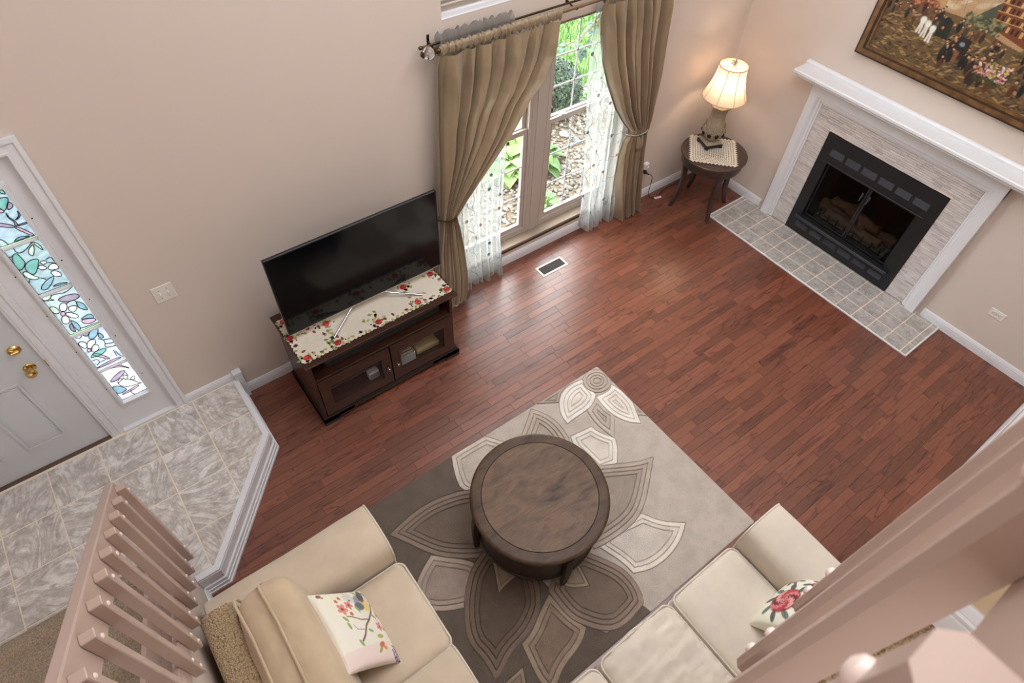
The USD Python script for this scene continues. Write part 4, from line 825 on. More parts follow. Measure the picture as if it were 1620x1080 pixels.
obj('panel', grid(P), M['drape'], dl, True)
obj('header', sleeve(1.915, 2.85, RY, RZ + .002, .0195, 26, 1), M['drape'], dl, True)
obj('hem', tube([(P[-1, i, 0], P[-1, i, 1], P[-1, i, 2]) for i in range(0, 220, 2)], .003, 6), M['drape'], dl)
obj('tieback', tie(1.825, 1.985, RY - .005, .925, .052, .4, 1), M['iron'], dl, label='twisted metal tieback cord')
obj('wall_hook', tube([(1.83, RY, .935), (1.815, RY + .05, .945), (1.81, YW, .95)], .005, 8), M['iron'], dl)
# right drape
lz = [.02, .21, .47, .75, .9, .96, 1.0, 1.09, 1.256, 1.48, 1.71, 1.91, 2.05, 2.15]; lx = [3.80, 3.77, 3.72, 3.69, 3.70, 3.74, 3.745, 3.66, 3.535, 3.418, 3.32, 3.27, 3.24, 3.238]
rz_ = [.02, .18, .415, .70, .94, 1.08, 1.53, 2.0, 2.15]; rx_ = [4.10, 4.055, 4.015, 3.988, 3.973, 3.978, 3.955, 3.945, 3.94]
dr2 = thing('curtain', 'taupe satin curtain right of the window, tied back near the lamp', 'curtain', loc=(3.9, RY, 0))
P = drape(lz, lx, rz_, rx_, .012, 2.135, RY - .016, 7.5, .038, 8, yz=([0, .5, .86, .95, 1.05, 1.5, 2.0, 2.135], [1.5, 1.2, .7, .5, .8, 1.2, 1.0, .35]))
tz = P[..., 2]; P[..., 1] -= .02 * np.exp(-((tz - 1.35) / .4) ** 2)
obj('panel', grid(P), M['drape'], dr2, True)
obj('header', sleeve(3.235, 3.95, RY, RZ + .002, .0195, 28, 2), M['drape'], dr2, True)
obj('tieback', tie(3.725, 3.99, RY - .005, .955, .05, 1.2, 1), M['chrome'], dr2, label='silver beaded tieback')
obj('knot', cat([tube(smoothpts([(3.86 + .02 * s, RY - .05, .93), (3.845 + .03 * s, RY - .07, .86), (3.86 + .012 * s, RY - .06, .80), (3.87, RY - .05, .90)], 2, False), .014, 8) for s in (-1, 1)]), M['drape'], dr2)
obj('wall_hook', tube([(3.98, RY, .965), (4.0, RY + .05, .975), (4.005, YW, .98)], .005, 8), M['iron'], dr2)
# embroidered sheers on the back rod
def sheer_mat(name, op, col=(.86, .87, .85)):
    return material(name, {'t': ('transparent_bsdf', dict(color=(1, 1, 1))), 'l': ('translucent_bsdf', dict(color=col)), 'd': ('diffuse_bsdf', dict(color=col)), 'a': ('mix_closure', dict(fac=.5)), 'f': ('layer_weight', dict(blend=.35)),
                           'q': ('math', dict(math_type='multiply_add', value2=.55, value3=op)), 'm': ('mix_closure', {})},
                    [('d.BSDF', 'a.closure1'), ('l.BSDF', 'a.closure2'), ('f.facing', 'q.value1'), ('q.value', 'm.fac'), ('t.BSDF', 'm.closure1'), ('a.closure', 'm.closure2')], 'm.closure')
M['sheer'] = sheer_mat('sheer_voile', .40, (.60, .62, .61)); M['ruffle'] = sheer_mat('sheer_ruffle', .60, (.40, .37, .34))
M['thread'] = pbr('brown_thread', L(150, 128, 116), .8); M['thread_b'] = pbr('grey_thread', L(120, 134, 138), .8); M['thread_r'] = pbr('rose_brown_thread', L(186, 158, 140), .8)
def sheer(name, label, P, vines, seed, sx):
    w = thing(name, label, 'sheer curtain', loc=(float(P[0, :, 0].mean()), BY, 0))
    obj('panel', grid(P), M['sheer'], w, True)
    r = random.Random(seed); nv, nu = P.shape[:2]
    def at(s, t):
        i = min(max(t, 0), 1) * (nv - 1); j = min(max(s, 0), 1) * (nu - 1); a, b = int(i), int(j); a1, b1 = min(a + 1, nv - 1), min(b + 1, nu - 1); f, g = i - a, j - b
        return (P[a, b] * (1 - f) * (1 - g) + P[a1, b] * f * (1 - g) + P[a, b1] * (1 - f) * g + P[a1, b1] * f * g) + np.array([0, -.004, 0])
    vm, fl_, lf = [], [], []
    for vi, s0 in enumerate(vines):
        pts = [at(s0 + .018 * math.sin(t * 60), t) for t in np.linspace(.02, .97, 160)]; vm.append(tube(pts, .0012, 4))
        side = 1
        for k, t in enumerate(np.arange(.05, .96, .052)):
            q = [at(s0 + side * .012 * e * (5 - e) , t - .006 * e) for e in np.linspace(0, 2.6, 8)]; vm.append(tube(q, .0013, 4))
            c0 = q[-1]; kind = (vi + k) % 3
            if kind == 0:
                ms = [ball(c0 + np.array([.010 * math.cos(a), -.001, .010 * math.sin(a)]), .0065, 1, (1, 1, 1)) for a in np.arange(0, 6.28, 1.26)] + [ball(c0, .005, 1)]
                fl_.append(cat(ms))
            else:
                lf.append(tube([c0, c0 + np.array([.008 * side, 0, .009]), c0 + np.array([.012 * side, 0, .018])], [.001, .0042, .0006], 5))
            side = -side
    obj('vines', cat(vm), M['thread'], w, kind='stuff'); obj('leaves', cat(lf), M['thread_r'], w, kind='stuff')
    for i, m in enumerate(fl_): obj('flower', m, M['thread_b'] if i % 2 else M['thread_r'], w)
    return w
P = drape([.02, 2.2], [2.03, 1.97], [.02, .4, 1.0, 1.5, 2.2], [2.475, 2.455, 2.475, 2.495, 2.52], .03, 2.18, BY - .005, 8, .022, 5, nu=170, nv=80, yz=([0, .3, 1.9, 2.2], [1.6, 1.2, .9, .4]), sharp=.9)
P[..., 2] += .03 * np.sin(P[..., 0] * 38)[...] * np.clip((.15 - P[..., 2]) / .15, 0, 1); P[..., 1] -= .02 * np.clip((.5 - P[..., 2]) / .5, 0, 1)
s1 = sheer('sheer', 'embroidered white sheer beside the left taupe curtain', P, [.12, .34, .56, .78, .95], 1, 0)
hdr = drape([2.1, 2.3], [1.935, 1.94], [2.1, 2.3], [2.50, 2.50], 2.12, 2.225, BY, 13, .026, 12, nu=260, nv=14, yz=([2.12, 2.185, 2.24], [.7, .5, 1.2]), sharp=.8); hdr[..., 2] += (.010 * np.sin(hdr[..., 0] * 37) + .006 * np.sin(hdr[..., 0] * 83)) * ((hdr[..., 2] - 2.18) / .05).clip(0, 1)
hm = sleeve(1.94, 2.50, BY, RZ + .026, .030, 15, 4); hv = hm.vertices.copy(); hv[:, 2] = RZ + .026 + (hv[:, 2] - RZ - .026) * 1.25; hv[:, 1] = BY + (hv[:, 1] - BY) * .75
obj('header_ruffle', T(hv, hm.faces), M['ruffle'], s1, True)
P = drape([.02, .52, .92, 1.35, 1.6, 1.9, 2.2], [3.385, 3.365, 3.33, 3.27, 3.242, 3.232, 3.23], [.02, 2.2], [3.78, 3.72], .03, 2.18, BY - .005, 6, .024, 9, nu=170, nv=80, yz=([0, .3, 1.9, 2.2], [1.7, 1.2, .9, .4]), sharp=.9)
P[..., 1] -= .03 * np.clip((.6 - P[..., 2]) / .6, 0, 1) * (.4 + .6 * np.sin((P[..., 0] - 3.4) * 14) ** 2); P[..., 2] += .03 * np.cos((P[..., 0] - 3.38) * 26) * np.clip((.15 - P[..., 2]) / .15, 0, 1)
sheer('sheer', 'embroidered white sheer beside the right taupe curtain', P, [.08, .30, .52, .74, .93], 2, 0)

# ---------------------------------------------------------------- corner table and lamp
M['table_dark'] = pbr('espresso_wood', L(52, 38, 33), .35, col2=L(72, 54, 46), vscale=(10, 50, 30), coat=.25)
TC = np.array([4.655, 2.856]); TZ = .615
stb = thing('side_table', 'round dark wood side table in the corner', 'side table', loc=(TC[0], TC[1], 0))
obj('top', lathe([(0, TZ - .028), (.29, TZ - .028), (.302, TZ - .024), (.308, TZ - .014), (.306, TZ - .004), (.298, TZ), (.252, TZ), (.2505, TZ - .0015), (.2485, TZ - .0015), (.247, TZ), (0, TZ)], 96, (*TC, 0)), M['table_dark'], stb)
obj('apron', lathe([(.255, TZ - .11), (.28, TZ - .108), (.284, TZ - .1), (.284, TZ - .028), (.255, TZ - .028), (.255, TZ - .11)], 72, (*TC, 0)), M['table_dark'], stb)
for i in range(4):
    a = math.radians(149 + 90 * i + (3 if i else 0)); d = np.array([math.cos(a), math.sin(a)]); s = np.array([-d[1], d[0]]); secs = []
    for t in np.linspace(0, 1, 12):
        r_ = .268 - .045 * math.sin(t * math.pi * .9) + .03 * t ** 3; w_ = .021 - .008 * t; dp = .026 - .011 * t; z = (TZ - .03) * (1 - t) + .0008
        secs.append([(*(TC + d * (r_ + q * dp) + s * e * w_), z) for q, e in ((1, -1), (1, 1), (-1, 1), (-1, -1))])
    obj('leg', loft(secs), M['table_dark'], stb, 40)
DC = np.array([4.655, 2.875]); dy = thing('doily', 'cream crocheted lace doily under the lamp', 'doily', loc=(*DC, TZ))
h = .205
dp_ = []
for e in range(4):
    a, b = [np.array(q) * h for q in (((-1, -1), (1, -1)), ((1, -1), (1, 1)), ((1, 1), (-1, 1)), ((-1, 1), (-1, -1)))[e]]; dd = (b - a) / 12; nn = np.array([dd[1], -dd[0]]) / np.linalg.norm(dd)
    for i in range(12): dp_ += [a + dd * i, a + dd * (i + .35) + nn * .012, a + dd * (i + .5) + nn * .022, a + dd * (i + .65) + nn * .012]
lace = Polygon(dp_); hs = []
for k, f in enumerate((.91, .80, .69, .58)):
    n_ = int(26 * f)
    for e in range(4):
        for i in range(n_):
            q = -1 + 2 * (i + .5) / n_; p = [(q, -1), (1, q), (-q, 1), (-1, -q)][e]; w_ = .0042; hs.append(sbox(p[0] * h * f - (w_ if e % 2 == 0 else .006), p[1] * h * f - (.006 if e % 2 == 0 else w_), p[0] * h * f + (w_ if e % 2 == 0 else .006), p[1] * h * f + (.006 if e % 2 == 0 else w_)))
for i in range(13):
    for j in range(13): hs.append(Point((-.48 + .08 * i) * h, (-.48 + .08 * j) * h).buffer(.0062, 3))
lace = lace.difference(unary_union(hs)); lace = shapely.affinity.translate(shapely.affinity.rotate(lace, 43, (0, 0)), *DC)
obj('lace', slab(lace, TZ + .0006, TZ + .0036), M['cream'], dy, False)
LC = np.array([4.70, 2.965]); LB = TZ + .0042
lm = thing('table_lamp', 'lit table lamp with carved stone urn base and bell shade', 'lamp', loc=(*LC, LB))
M['stone'] = pbr('carved_stone', L(140, 124, 104), .75, col2=L(178, 160, 138), vscale=(40, 40, 40), bump=.4, bscale=(120, 120, 120)); M['stone_d'] = pbr('carved_stone_relief', L(126, 112, 92), .8, col2=L(172, 156, 132), vscale=(60, 60, 60), bump=.5, bscale=(160, 160, 160))
ar = math.radians(-19)
def rot2(m): return move(m, rz=-19, c=(LC[0], LC[1], 0))
foot = cat([cbox(LC[0] - .088, LC[0] + .088, LC[1] - .088, LC[1] + .088, LB + .014, LB + .034, .004)] + [cbox(LC[0] + sx * .088 - (.03 if sx > 0 else 0), LC[0] + sx * .088 + (0 if sx > 0 else .03), LC[1] + sy * .088 - (.03 if sy > 0 else 0), LC[1] + sy * .088 + (0 if sy > 0 else .03), LB, LB + .016, .002) for sx in (-1, 1) for sy in (-1, 1)])
obj('base', rot2(foot), M['black'], lm)
obj('plinth', rot2(cat([cbox(LC[0] - .082, LC[0] + .082, LC[1] - .082, LC[1] + .082, LB + .034, LB + .048, .005), hull([(LC[0] + sx * w_, LC[1] + sy * w_, z) for w_, z in ((.076, LB + .048), (.055, LB + .066)) for sx in (-1, 1) for sy in (-1, 1)])])), M['stone'], lm)
zb = LB + .062
prof = [(0, 0), (.05, 0), (.062, .012), (.086, .04), (.1, .075), (.102, .105), (.094, .14), (.08, .18), (.072, .22), (.07, .26), (.074, .295), (.086, .325), (.092, .335), (.09, .342), (.07, .338), (0, .338)]
obj('urn', lathe([(r_, z + zb) for r_, z in prof], 64, (*LC, 0), 1.0, .94), M['stone'], lm)
rel = []
def urn_r(z): return np.interp(z, [p[1] for p in prof[1:12]], [p[0] for p in prof[1:12]])
for i in range(9):
    a0 = i * 2 * math.pi / 9
    def up(da, z, o=.004): r_ = urn_r(z) + o; return (LC[0] + r_ * math.cos(a0 + da), LC[1] + r_ * math.sin(a0 + da) * .94, zb + z)
    for sgn in (-1, 1):
        rel.append(tube(smoothpts([up(0, .035), up(sgn * .16, .05), up(sgn * .26, .075), up(sgn * .22, .105), up(sgn * .10, .11), up(sgn * .10, .09)], 2, False), .0058, 7))
        rel.append(tube(smoothpts([up(sgn * .05, .11), up(sgn * .18, .125), up(sgn * .27, .15), up(sgn * .2, .165)], 2, False), .0045, 6))
    rel.append(tube([up(0, .10), up(0, .135), up(0, .17, .003)], [.009, .006, .0015], 7)); rel += [ball(up(q, .128, .004), .0075, 1) for q in (-.3, .3)]
    rel.append(ball(up(0, .04), .009, 1))
obj('carved_relief', cat(rel), M['stone_d'], lm)
obj('opening', cat([ball((LC[0] + (urn_r(.075) - .004) * math.cos(a), LC[1] + (urn_r(.075) - .001) * math.sin(a) * .94, zb + .078), .021, 2, (1, 1, 1)) for a in [i * 2 * math.pi / 9 for i in range(9)]]), M['dark'], lm)
obj('rope_rim', cat([ball((LC[0] + .09 * math.cos(a), LC[1] + .09 * math.sin(a) * .94, zb + .336 + .004 * math.sin(6 * a)), .0085, 1) for a in np.linspace(0, 6.28, 40)[:-1]]), M['stone'], lm)
zs0, zs1 = 1.10, 1.385
obj('stem', cat([cyl((*LC, zb + .33), (*LC, 1.17), .008, 12), lathe([(.008, 1.14), (.016, 1.145), (.016, 1.19), (.008, 1.2)], 16, (*LC, 0))]), M['brass'], lm)
SR = lambda t: .193 - .070 * (1 - (1 - t) ** 1.9)
sh = [(SR(t), zs0 + (zs1 - zs0) * t) for t in np.linspace(0, 1, 16)]
M['shade'] = material('lamp_shade_silk', {'d': ('diffuse_bsdf', dict(color=L(226, 214, 200))), 't': ('translucent_bsdf', dict(color=L(226, 208, 188))), 'm': ('mix_closure', dict(fac=.5))}, [('d.BSDF', 'm.closure1'), ('t.BSDF', 'm.closure2')], 'm.closure')
m = lathe(sh, 64, (*LC, 0)); obj('shade', m, M['shade'], lm, True)
M['trimtape'] = pbr('shade_trim', L(206, 170, 138), .8)
for i in range(8):
    a = i * math.pi / 4 + .35; obj('shade_rib', tube([(LC[0] + (r_ + .001) * math.cos(a), LC[1] + (r_ + .001) * math.sin(a), z) for r_, z in sh], .0026, 6), M['trimtape'], lm)
for r_, z in (sh[0], sh[-1]): obj('shade_binding', tube([(LC[0] + r_ * math.cos(a), LC[1] + r_ * math.sin(a), z) for a in np.linspace(0, 2 * math.pi, 65)[:-1]], .004, 8, True), M['trimtape'], lm)
obj('spider', cat([tube([(*LC, 1.375), (LC[0] + .122 * math.cos(a), LC[1] + .122 * math.sin(a), 1.382)], .002, 6) for a in (.4, 2.49, 4.59)]), M['brass'], lm)
obj('harp', tube([(LC[0] + .055 * math.sin(a), LC[1], 1.27 - .10 * math.cos(a)) for a in np.linspace(.3, 5.98, 24)], .002, 6), M['brass'], lm)
fin = [ball((*LC, 1.385), .008, 2)] + [tube(smoothpts([(*LC, 1.39 + .012 * k), (LC[0] + .02 * math.cos(a), LC[1] + .02 * math.sin(a), 1.40 + .014 * k), (LC[0] + .028 * math.cos(a), LC[1] + .028 * math.sin(a), 1.395 + .014 * k)], 2, False), .004, 6) for k in range(3) for a in (.2, 2.3, 4.4)] + [tube([(*LC, 1.38), (*LC, 1.45)], [.005, .002], 8)]
obj('finial', cat(fin), M['stone'], lm)
bulb = obj('bulb', lathe([(0, 1.30), (.02, 1.293), (.029, 1.272), (.027, 1.25), (.016, 1.225), (.013, 1.20), (0, 1.20)], 20, (*LC, 0)), material('bulb_glow', {'e': ('emission', dict(color=(1.0, .78, .54), strength=LAMP))}, [], 'e.emission'), lm, True)
# wall outlet with plug, cord and tag
M['plate'] = pbr('outlet_plate', L(228, 220, 212), .35)
wo = thing('wall_outlet', 'white outlet with plug-in night light beside the right curtain', 'outlet', loc=(4.2, YW, .38))
obj('plate', cbox(4.162, 4.238, YW - .006, YW, .315, .435, .003), M['plate'], wo)
nl = obj('night_light', cbox(4.168, 4.232, YW - .045, YW - .006, .375, .445, .010), M['white_gloss'], wo); obj('indicator', ball((4.212, YW - .046, .405), .004, 1), material('blue_led', {'e': ('emission', dict(color=(.35, .4, 1), strength=3))}, [], 'e.emission'), nl)
cd = thing('power_cord', 'black lamp cord running from the outlet along the floor', 'cord', loc=(4.25, YW - .04, 0))
obj('plug', cat([cbox(4.184, 4.216, YW - .05, YW - .006, .325, .36, .008), tube([(4.2, YW - .04, .343), (4.212, YW - .08, .335)], [.010, .005], 10)]), M['black'], cd)
cp = smoothpts([(4.205, YW - .06, .34), (4.235, YW - .10, .33), (4.26, YW - .09, .25), (4.27, YW - .075, .12), (4.29, YW - .08, .03), (4.36, YW - .09, .0045), (4.44, YW - .09, .0045), (4.56, YW - .04, .0045), (4.72, YW - .05, .0045), (4.80, YW - .06, .05), (4.84, 3.13, .35), (4.83, 3.12, .56), (4.815, 3.11, TZ + .014), (4.78, 3.06, TZ + .012), (4.76, 3.03, LB + .02)], 3, False)
obj('cable', tube(cp, .0033, 8), M['black'], cd)
ct = obj('tag', hull([(4.36, YW - .085, .006), (4.44, YW - .11, .004), (4.43, YW - .135, .003), (4.355, YW - .115, .005), (4.36, YW - .085, .0075), (4.44, YW - .11, .0055)]), pbr('tag_paper', L(232, 214, 214), .7), cd, label='white paper tag on the cord')
for i in range(3): obj('tag_stripe', cbox(4.375 + .018 * i, 4.381 + .018 * i, YW - .118, YW - .098, .0066, .0078, .0003), pbr('tag_red_%d' % i, L(206, 90, 84), .7), ct)
wo2 = thing('wall_outlet', 'white horizontal outlet on the wall right of the fireplace', 'outlet', loc=(XW, .266, .408))
obj('plate', cbox(XW - .006, XW, .208, .324, .372, .444, .003), M['plate'], wo2)
for yy in (.243, .289):
    so = obj('socket', cbox(XW - .0085, XW - .0055, yy - .017, yy + .017, .391, .425, .004), M['plate'], wo2)
    obj('slots', cat([box(XW - .0092, XW - .008, yy - .006, yy + .003, .399, .4015), box(XW - .0092, XW - .008, yy - .006, yy + .003, .4135, .416), box(XW - .0092, XW - .008, yy + .007, yy + .011, .405, .411)]), M['dark'], so)
obj('screw', cyl((XW - .0075, .266, .408), (XW - .0055, .266, .408), .003, 8), M['chrome'], wo2)
sw_ = thing('light_switch', 'white double light switch on the wall by the front door', 'light switch', loc=(-.025, YW, 1.18))
obj('plate', cbox(-.086, .036, YW - .006, YW, 1.118, 1.241, .0035), M['plate'], sw_)
for xx in (-.048, -.002):
    obj('toggle', cat([cbox(xx - .006, xx + .006, YW - .008, YW - .005, 1.167, 1.192, .001), move(cbox(xx - .0042, xx + .0042, YW - .02, YW - .004, 1.174, 1.185, .002), rx=-22, c=(xx, YW - .006, 1.18))]), M['white_gloss'], sw_)
    for zz in (1.149, 1.21): obj('screw', cyl((xx, YW - .0072, zz), (xx, YW - .005, zz), .0028, 8), M['chrome'], sw_)
fv = thing('floor_vent', 'metal floor vent with dark grille in front of the window', 'vent', loc=(2.88, 2.999, 0))
o_ = sbox(2.735, 2.935, 3.023, 3.062); i_ = o_.buffer(-.018, join_style=2)
obj('frame', cat([slab(o_.difference(i_), .0003, .004), slab(o_.buffer(-.006, join_style=2).difference(i_), .004, .0055)]), pbr('vent_metal', L(186, 174, 160), .4, .5), fv); obj('well', slab(i_, .0002, .0008), M['dark'], fv)
vb = i_.bounds; nn_ = 24
for i in range(nn_): x = vb[0] + (vb[2] - vb[0]) * (i + .5) / nn_; obj('slat', cbox(x - .0022, x + .0022, vb[1], vb[3], .001, .0042, .0006), pbr('vent_slat', L(58, 46, 40), .5) if i == 0 else UsdShade.Material.Get(stage, '/World/Looks/vent_slat'), fv)
obj('cross_bar', cat([cbox(vb[0], vb[2], vb[1] + (vb[3] - vb[1]) * t - .002, vb[1] + (vb[3] - vb[1]) * t + .002, .0014, .0046, .0006) for t in (.2, .4, .6, .8)]), UsdShade.Material.Get(stage, '/World/Looks/vent_slat'), fv)

# ---------------------------------------------------------------- rug with carved flowers
rg_ = thing('area_rug', 'taupe area rug with large carved flower petals under the coffee table', 'rug', loc=(1.24, 1.12, 0))
def rug_mat(name):
    n = {'g': ('geometry', {}), 'a': ('attribute', dict(attribute='tint')), 'n1': ('noise_texture', dict(scale=260.0, detail=3, roughness=.7)), 'n2': ('noise_texture', dict(scale=9.0, detail=4, roughness=.6)),
         'r1': ('rgb_ramp', dict(ramp=[(.3, (.80, .80, .80)), (.7, (1.12, 1.12, 1.12))])), 'r2': ('rgb_ramp', dict(ramp=[(.3, (.88, .87, .87)), (.6, (1.05, 1.05, 1.05))])),
         'x': ('mix_color', dict(blend_type='multiply', fac=1.0, use_clamp=False)), 'y': ('mix_color', dict(blend_type='multiply', fac=1.0, use_clamp=False)),
         'p': ('principled_bsdf', dict(roughness=.95, specular_ior_level=.1, sheen_weight=.15)), 'b': ('bump', dict(strength=.9, distance=.006))}
    return material(name, n, [('g.position', 'n1.vector'), ('g.position', 'n2.vector'), ('n1.fac', 'r1.fac'), ('n2.fac', 'r2.fac'), ('a.color', 'x.a'), ('r1.color', 'x.b'), ('x.result', 'y.a'), ('r2.color', 'y.b'), ('y.result', 'p.base_color'), ('n1.fac', 'b.height'), ('b.normal', 'p.normal')], 'p.BSDF')
M['rug'] = rug_mat('wool_pile')
RUG = sbox(.01, .318, 2.458, 1.912).buffer(-.012).buffer(.012)
RH = .0105
dark = Polygon([(0, 2), (.45, 2), (1.079, 1.92), (1.009, 1.645), (1.013, 1.179), (1.068, .792), (1.076, .53), (1.18, .391), (1.297, .36), (1.46, .40), (1.50, .2), (0, .2)])
PET = [  # name, outline (x, y), rim colour, inner colour, rings
 ('petal', [(1.368,1.905),(1.204,1.912),(1.079,1.912),(1.034,1.814),(1.006,1.733),(.994,1.661),(1.091,1.5),(1.378,1.524),(1.496,1.717)], (223, 209, 194), (207, 193, 178), 2),
 ('petal', [(.586,1.397),(.492,1.354),(.411,1.296),(.334,1.191),(.436,1.08),(.57,1.009),(.678,.985),(.804,1.13),(.766,1.225),(.671,1.316)], (194, 175, 158), (175, 155, 142), 2),
 ('petal', [(1.871,1.541),(2.05,1.514),(2.06,1.448),(2.126,1.342),(2.087,1.273),(2.0,1.186),(1.857,1.221),(1.85,1.349),(1.839,1.464)], (246, 236, 224), (230, 218, 205), 2),
 ('petal', [(1.875,.808),(1.942,.69),(2.067,.588),(1.971,.529),(1.817,.492),(1.663,.501),(1.554,.553),(1.546,.651),(1.487,.82),(1.617,.871),(1.746,.832)], (240, 227, 213), (221, 208, 196), 2),
 ('petal', [(2.139,1.908),(2.05,1.88),(1.99,1.823),(1.85,1.909)], (184, 168, 154), (177, 162, 147), 1),
 ('petal', [(2.455,1.49),(2.395,1.396),(2.455,1.346)], (200, 187, 173), (191, 177, 164), 1),
 ('petal', [(1.78,1.897),(1.841,1.805),(1.869,1.684),(1.857,1.567),(1.833,1.481),(1.672,1.465),(1.45,1.656),(1.553,1.739),(1.675,1.816)], (196, 180, 165), (180, 164, 150), 3),
 ('petal', [(1.041,.765),(1.058,.597),(1.097,.486),(1.022,.435),(.846,.402),(.774,.36),(.715,.343),(.693,.424),(.716,.549),(.733,.638),(.828,.657),(.941,.723)], (180, 158, 137), (152, 129, 112), 2),
 ('petal', [(.527,.531),(.661,.538),(.625,.466),(.585,.386),(.503,.459)], (175, 153, 132), (155, 133, 114), 1),
 ('petal', [(.439,1.669),(.546,1.693),(.69,1.712),(.848,1.698),(1.035,1.637),(1.236,1.48),(1.071,1.188),(.888,1.179),(.783,1.227),(.651,1.331),(.578,1.424),(.486,1.593)], (155, 136, 121), (126, 109, 96), 3),
 ('petal', [(2.244,1.067),(2.129,1.102),(1.993,1.178),(1.794,1.298),(1.603,1.244),(1.478,.999),(1.456,.815),(1.524,.799),(1.673,.786),(1.833,.796),(1.964,.86),(2.1,.958)], (194, 177, 164), (168, 152, 139), 3),
 ('petal', [(1.05,.782),(1.048,.621),(1.076,.53),(1.18,.391),(1.297,.35),(1.473,.379),(1.509,.432),(1.528,.514),(1.518,.619),(1.468,.72),(1.384,.858),(1.2,.891)], (164, 142, 127), (137, 118, 104), 3),
 ('petal', [(.877,1.227),(.734,1.176),(.617,1.066),(.532,.947),(.483,.822),(.507,.703),(.496,.582),(.553,.587),(.648,.641),(.8,.658),(.907,.708),(.977,.765),(1.053,.899),(1.054,1.098)], (141, 120, 106), (113, 95, 83), 3),
 ('petal', [(.887,1.144),(.801,.962),(.893,.973),(1.013,.977)], (184, 162, 143), (170, 151, 132), 1),
 ('petal', [(1.308,.862),(1.305,.781),(1.276,.66),(1.177,.711),(1.125,.799),(1.167,.914)], (184, 165, 145), (168, 149, 132), 1),
 ('petal', [(2.115,1.637),(2.253,1.693),(2.243,1.574),(2.263,1.497),(2.122,1.351),(2.109,1.426),(2.095,1.509)], (207, 193, 180), (189, 173, 160), 2),
 ('petal', [(2.265,1.713),(2.279,1.878),(2.163,1.901),(2.054,1.87),(1.983,1.814),(1.927,1.717),(1.923,1.639),(1.99,1.645),(2.072,1.647),(2.149,1.648),(2.218,1.675)], (246, 237, 227), (240, 227, 213), 3),
 ('petal', [(2.253,1.693),(2.249,1.653),(2.243,1.574),(2.255,1.482),(2.302,1.387),(2.372,1.324),(2.399,1.393),(2.446,1.481),(2.452,1.556),(2.45,1.646),(2.43,1.709),(2.392,1.68),(2.32,1.681)], (246, 237, 227), (240, 227, 213), 3),
 ('flower_centre', [(2.36 + .112 * math.cos(a), 1.803 + .105 * math.sin(a)) for a in np.linspace(0, 6.283, 25)[:-1]], (196, 182, 167), (187, 170, 156), 3)]
def pile(p, z0, z1, e=.003):
    m = [slab(p, z0, z1 - e)]; q = p.buffer(-e)
    if not q.is_empty: m.append(slab(q, z1 - e, z1))
    return cat(m)
obj('backing', slab(RUG, .0004, .004), M['rug'], rg_, False, tint=L(150, 138, 128))
polys = [Polygon(smooth_keep(p[1], 2)).buffer(0) for p in PET]
top = Polygon()
shown = [None] * len(PET)
for i in range(len(PET) - 1, -1, -1):
    shown[i] = polys[i].intersection(RUG).difference(top.buffer(.003)); top = unary_union([top, polys[i]])
fieldp = RUG.difference(top.buffer(.003))
obj('field', pile(fieldp.intersection(dark), .004, RH), M['rug'], rg_, False, tint=L(*RUGD), label='dark brown ground of the rug')
obj('field', pile(fieldp.difference(dark.buffer(.001)), .004, RH), M['rug'], rg_, False, tint=L(*RUGL), label='light taupe ground of the rug')
for (nm, _, rim, inner, nr), full, p in zip(PET, polys, shown):
    ms, cs = [], []; w_ = .030 if nm == 'petal' else .026
    if nr == 1: w_ = .018
    for k in range(nr + 1):
        ring = full.buffer(-k * w_ - (.0035 if k else 0)) if k == nr else full.buffer(-k * w_ - (.0035 if k else 0)).difference(full.buffer(-(k + 1) * w_ + .001))
        g = ring.intersection(p)
        if g.is_empty or g.area < 1e-5: continue
        t = k / nr; col = np.array(L(*rim)) * (1 - t) + np.array(L(*inner)) * t; m = pile(g, .004, RH + (.0035 if k < nr else .0015), .003); ms.append(m); cs.append(np.tile(col, (len(m.vertices), 1)))
    if ms: obj(nm, cat([slab(p, .0042, .007)] + ms), M['rug'], rg_, False, tint=np.vstack([np.tile(np.array(L(*inner)) * .75, (len(slab(p, .0042, .007).vertices), 1))] + cs))
RT = RH + .0036

# ---------------------------------------------------------------- round coffee table
KC = np.array([1.245, 1.165]); KZ = .475
M['ctop'] = None
def coffee_mat(name, stops, rough):
    n = {'g': ('geometry', {}), 'm': ('mapping', dict(scale=(4.2, 11, 4), rotation=(0, 0, .55))), 'n': ('noise_texture', dict(scale=1.0, detail=6, roughness=.6, distortion=.8)), 'm2': ('mapping', dict(scale=(26, 260, 20), rotation=(0, 0, .55))), 'n2': ('noise_texture', dict(scale=1.0, detail=3)),
         'r': ('rgb_ramp', dict(ramp=stops)), 'r2': ('rgb_ramp', dict(ramp=[(.3, (.8, .8, .8)), (.65, (1.08, 1.08, 1.08))])), 'x': ('mix_color', dict(blend_type='multiply', fac=1.0, use_clamp=False)),
         'p': ('principled_bsdf', dict(roughness=rough, specular_ior_level=.35)), 'b': ('bump', dict(strength=.1, distance=.001))}
    return material(name, n, [('g.position', 'm.vector'), ('m.vector', 'n.vector'), ('g.position', 'm2.vector'), ('m2.vector', 'n2.vector'), ('n.fac', 'r.fac'), ('n2.fac', 'r2.fac'), ('r.color', 'x.a'), ('r2.color', 'x.b'), ('x.result', 'p.base_color'), ('n2.fac', 'b.height'), ('b.normal', 'p.normal')], 'p.BSDF')
M['ctop'] = coffee_mat('burnished_walnut', [(.28, L(66, 51, 42)), (.45, L(98, 76, 60)), (.6, L(114, 89, 69)), (.75, L(88, 71, 60))], .5)
M['crim'] = coffee_mat('burnished_walnut_rim', [(.28, L(50, 36, 27)), (.5, L(80, 58, 42)), (.75, L(92, 70, 50))], .5)
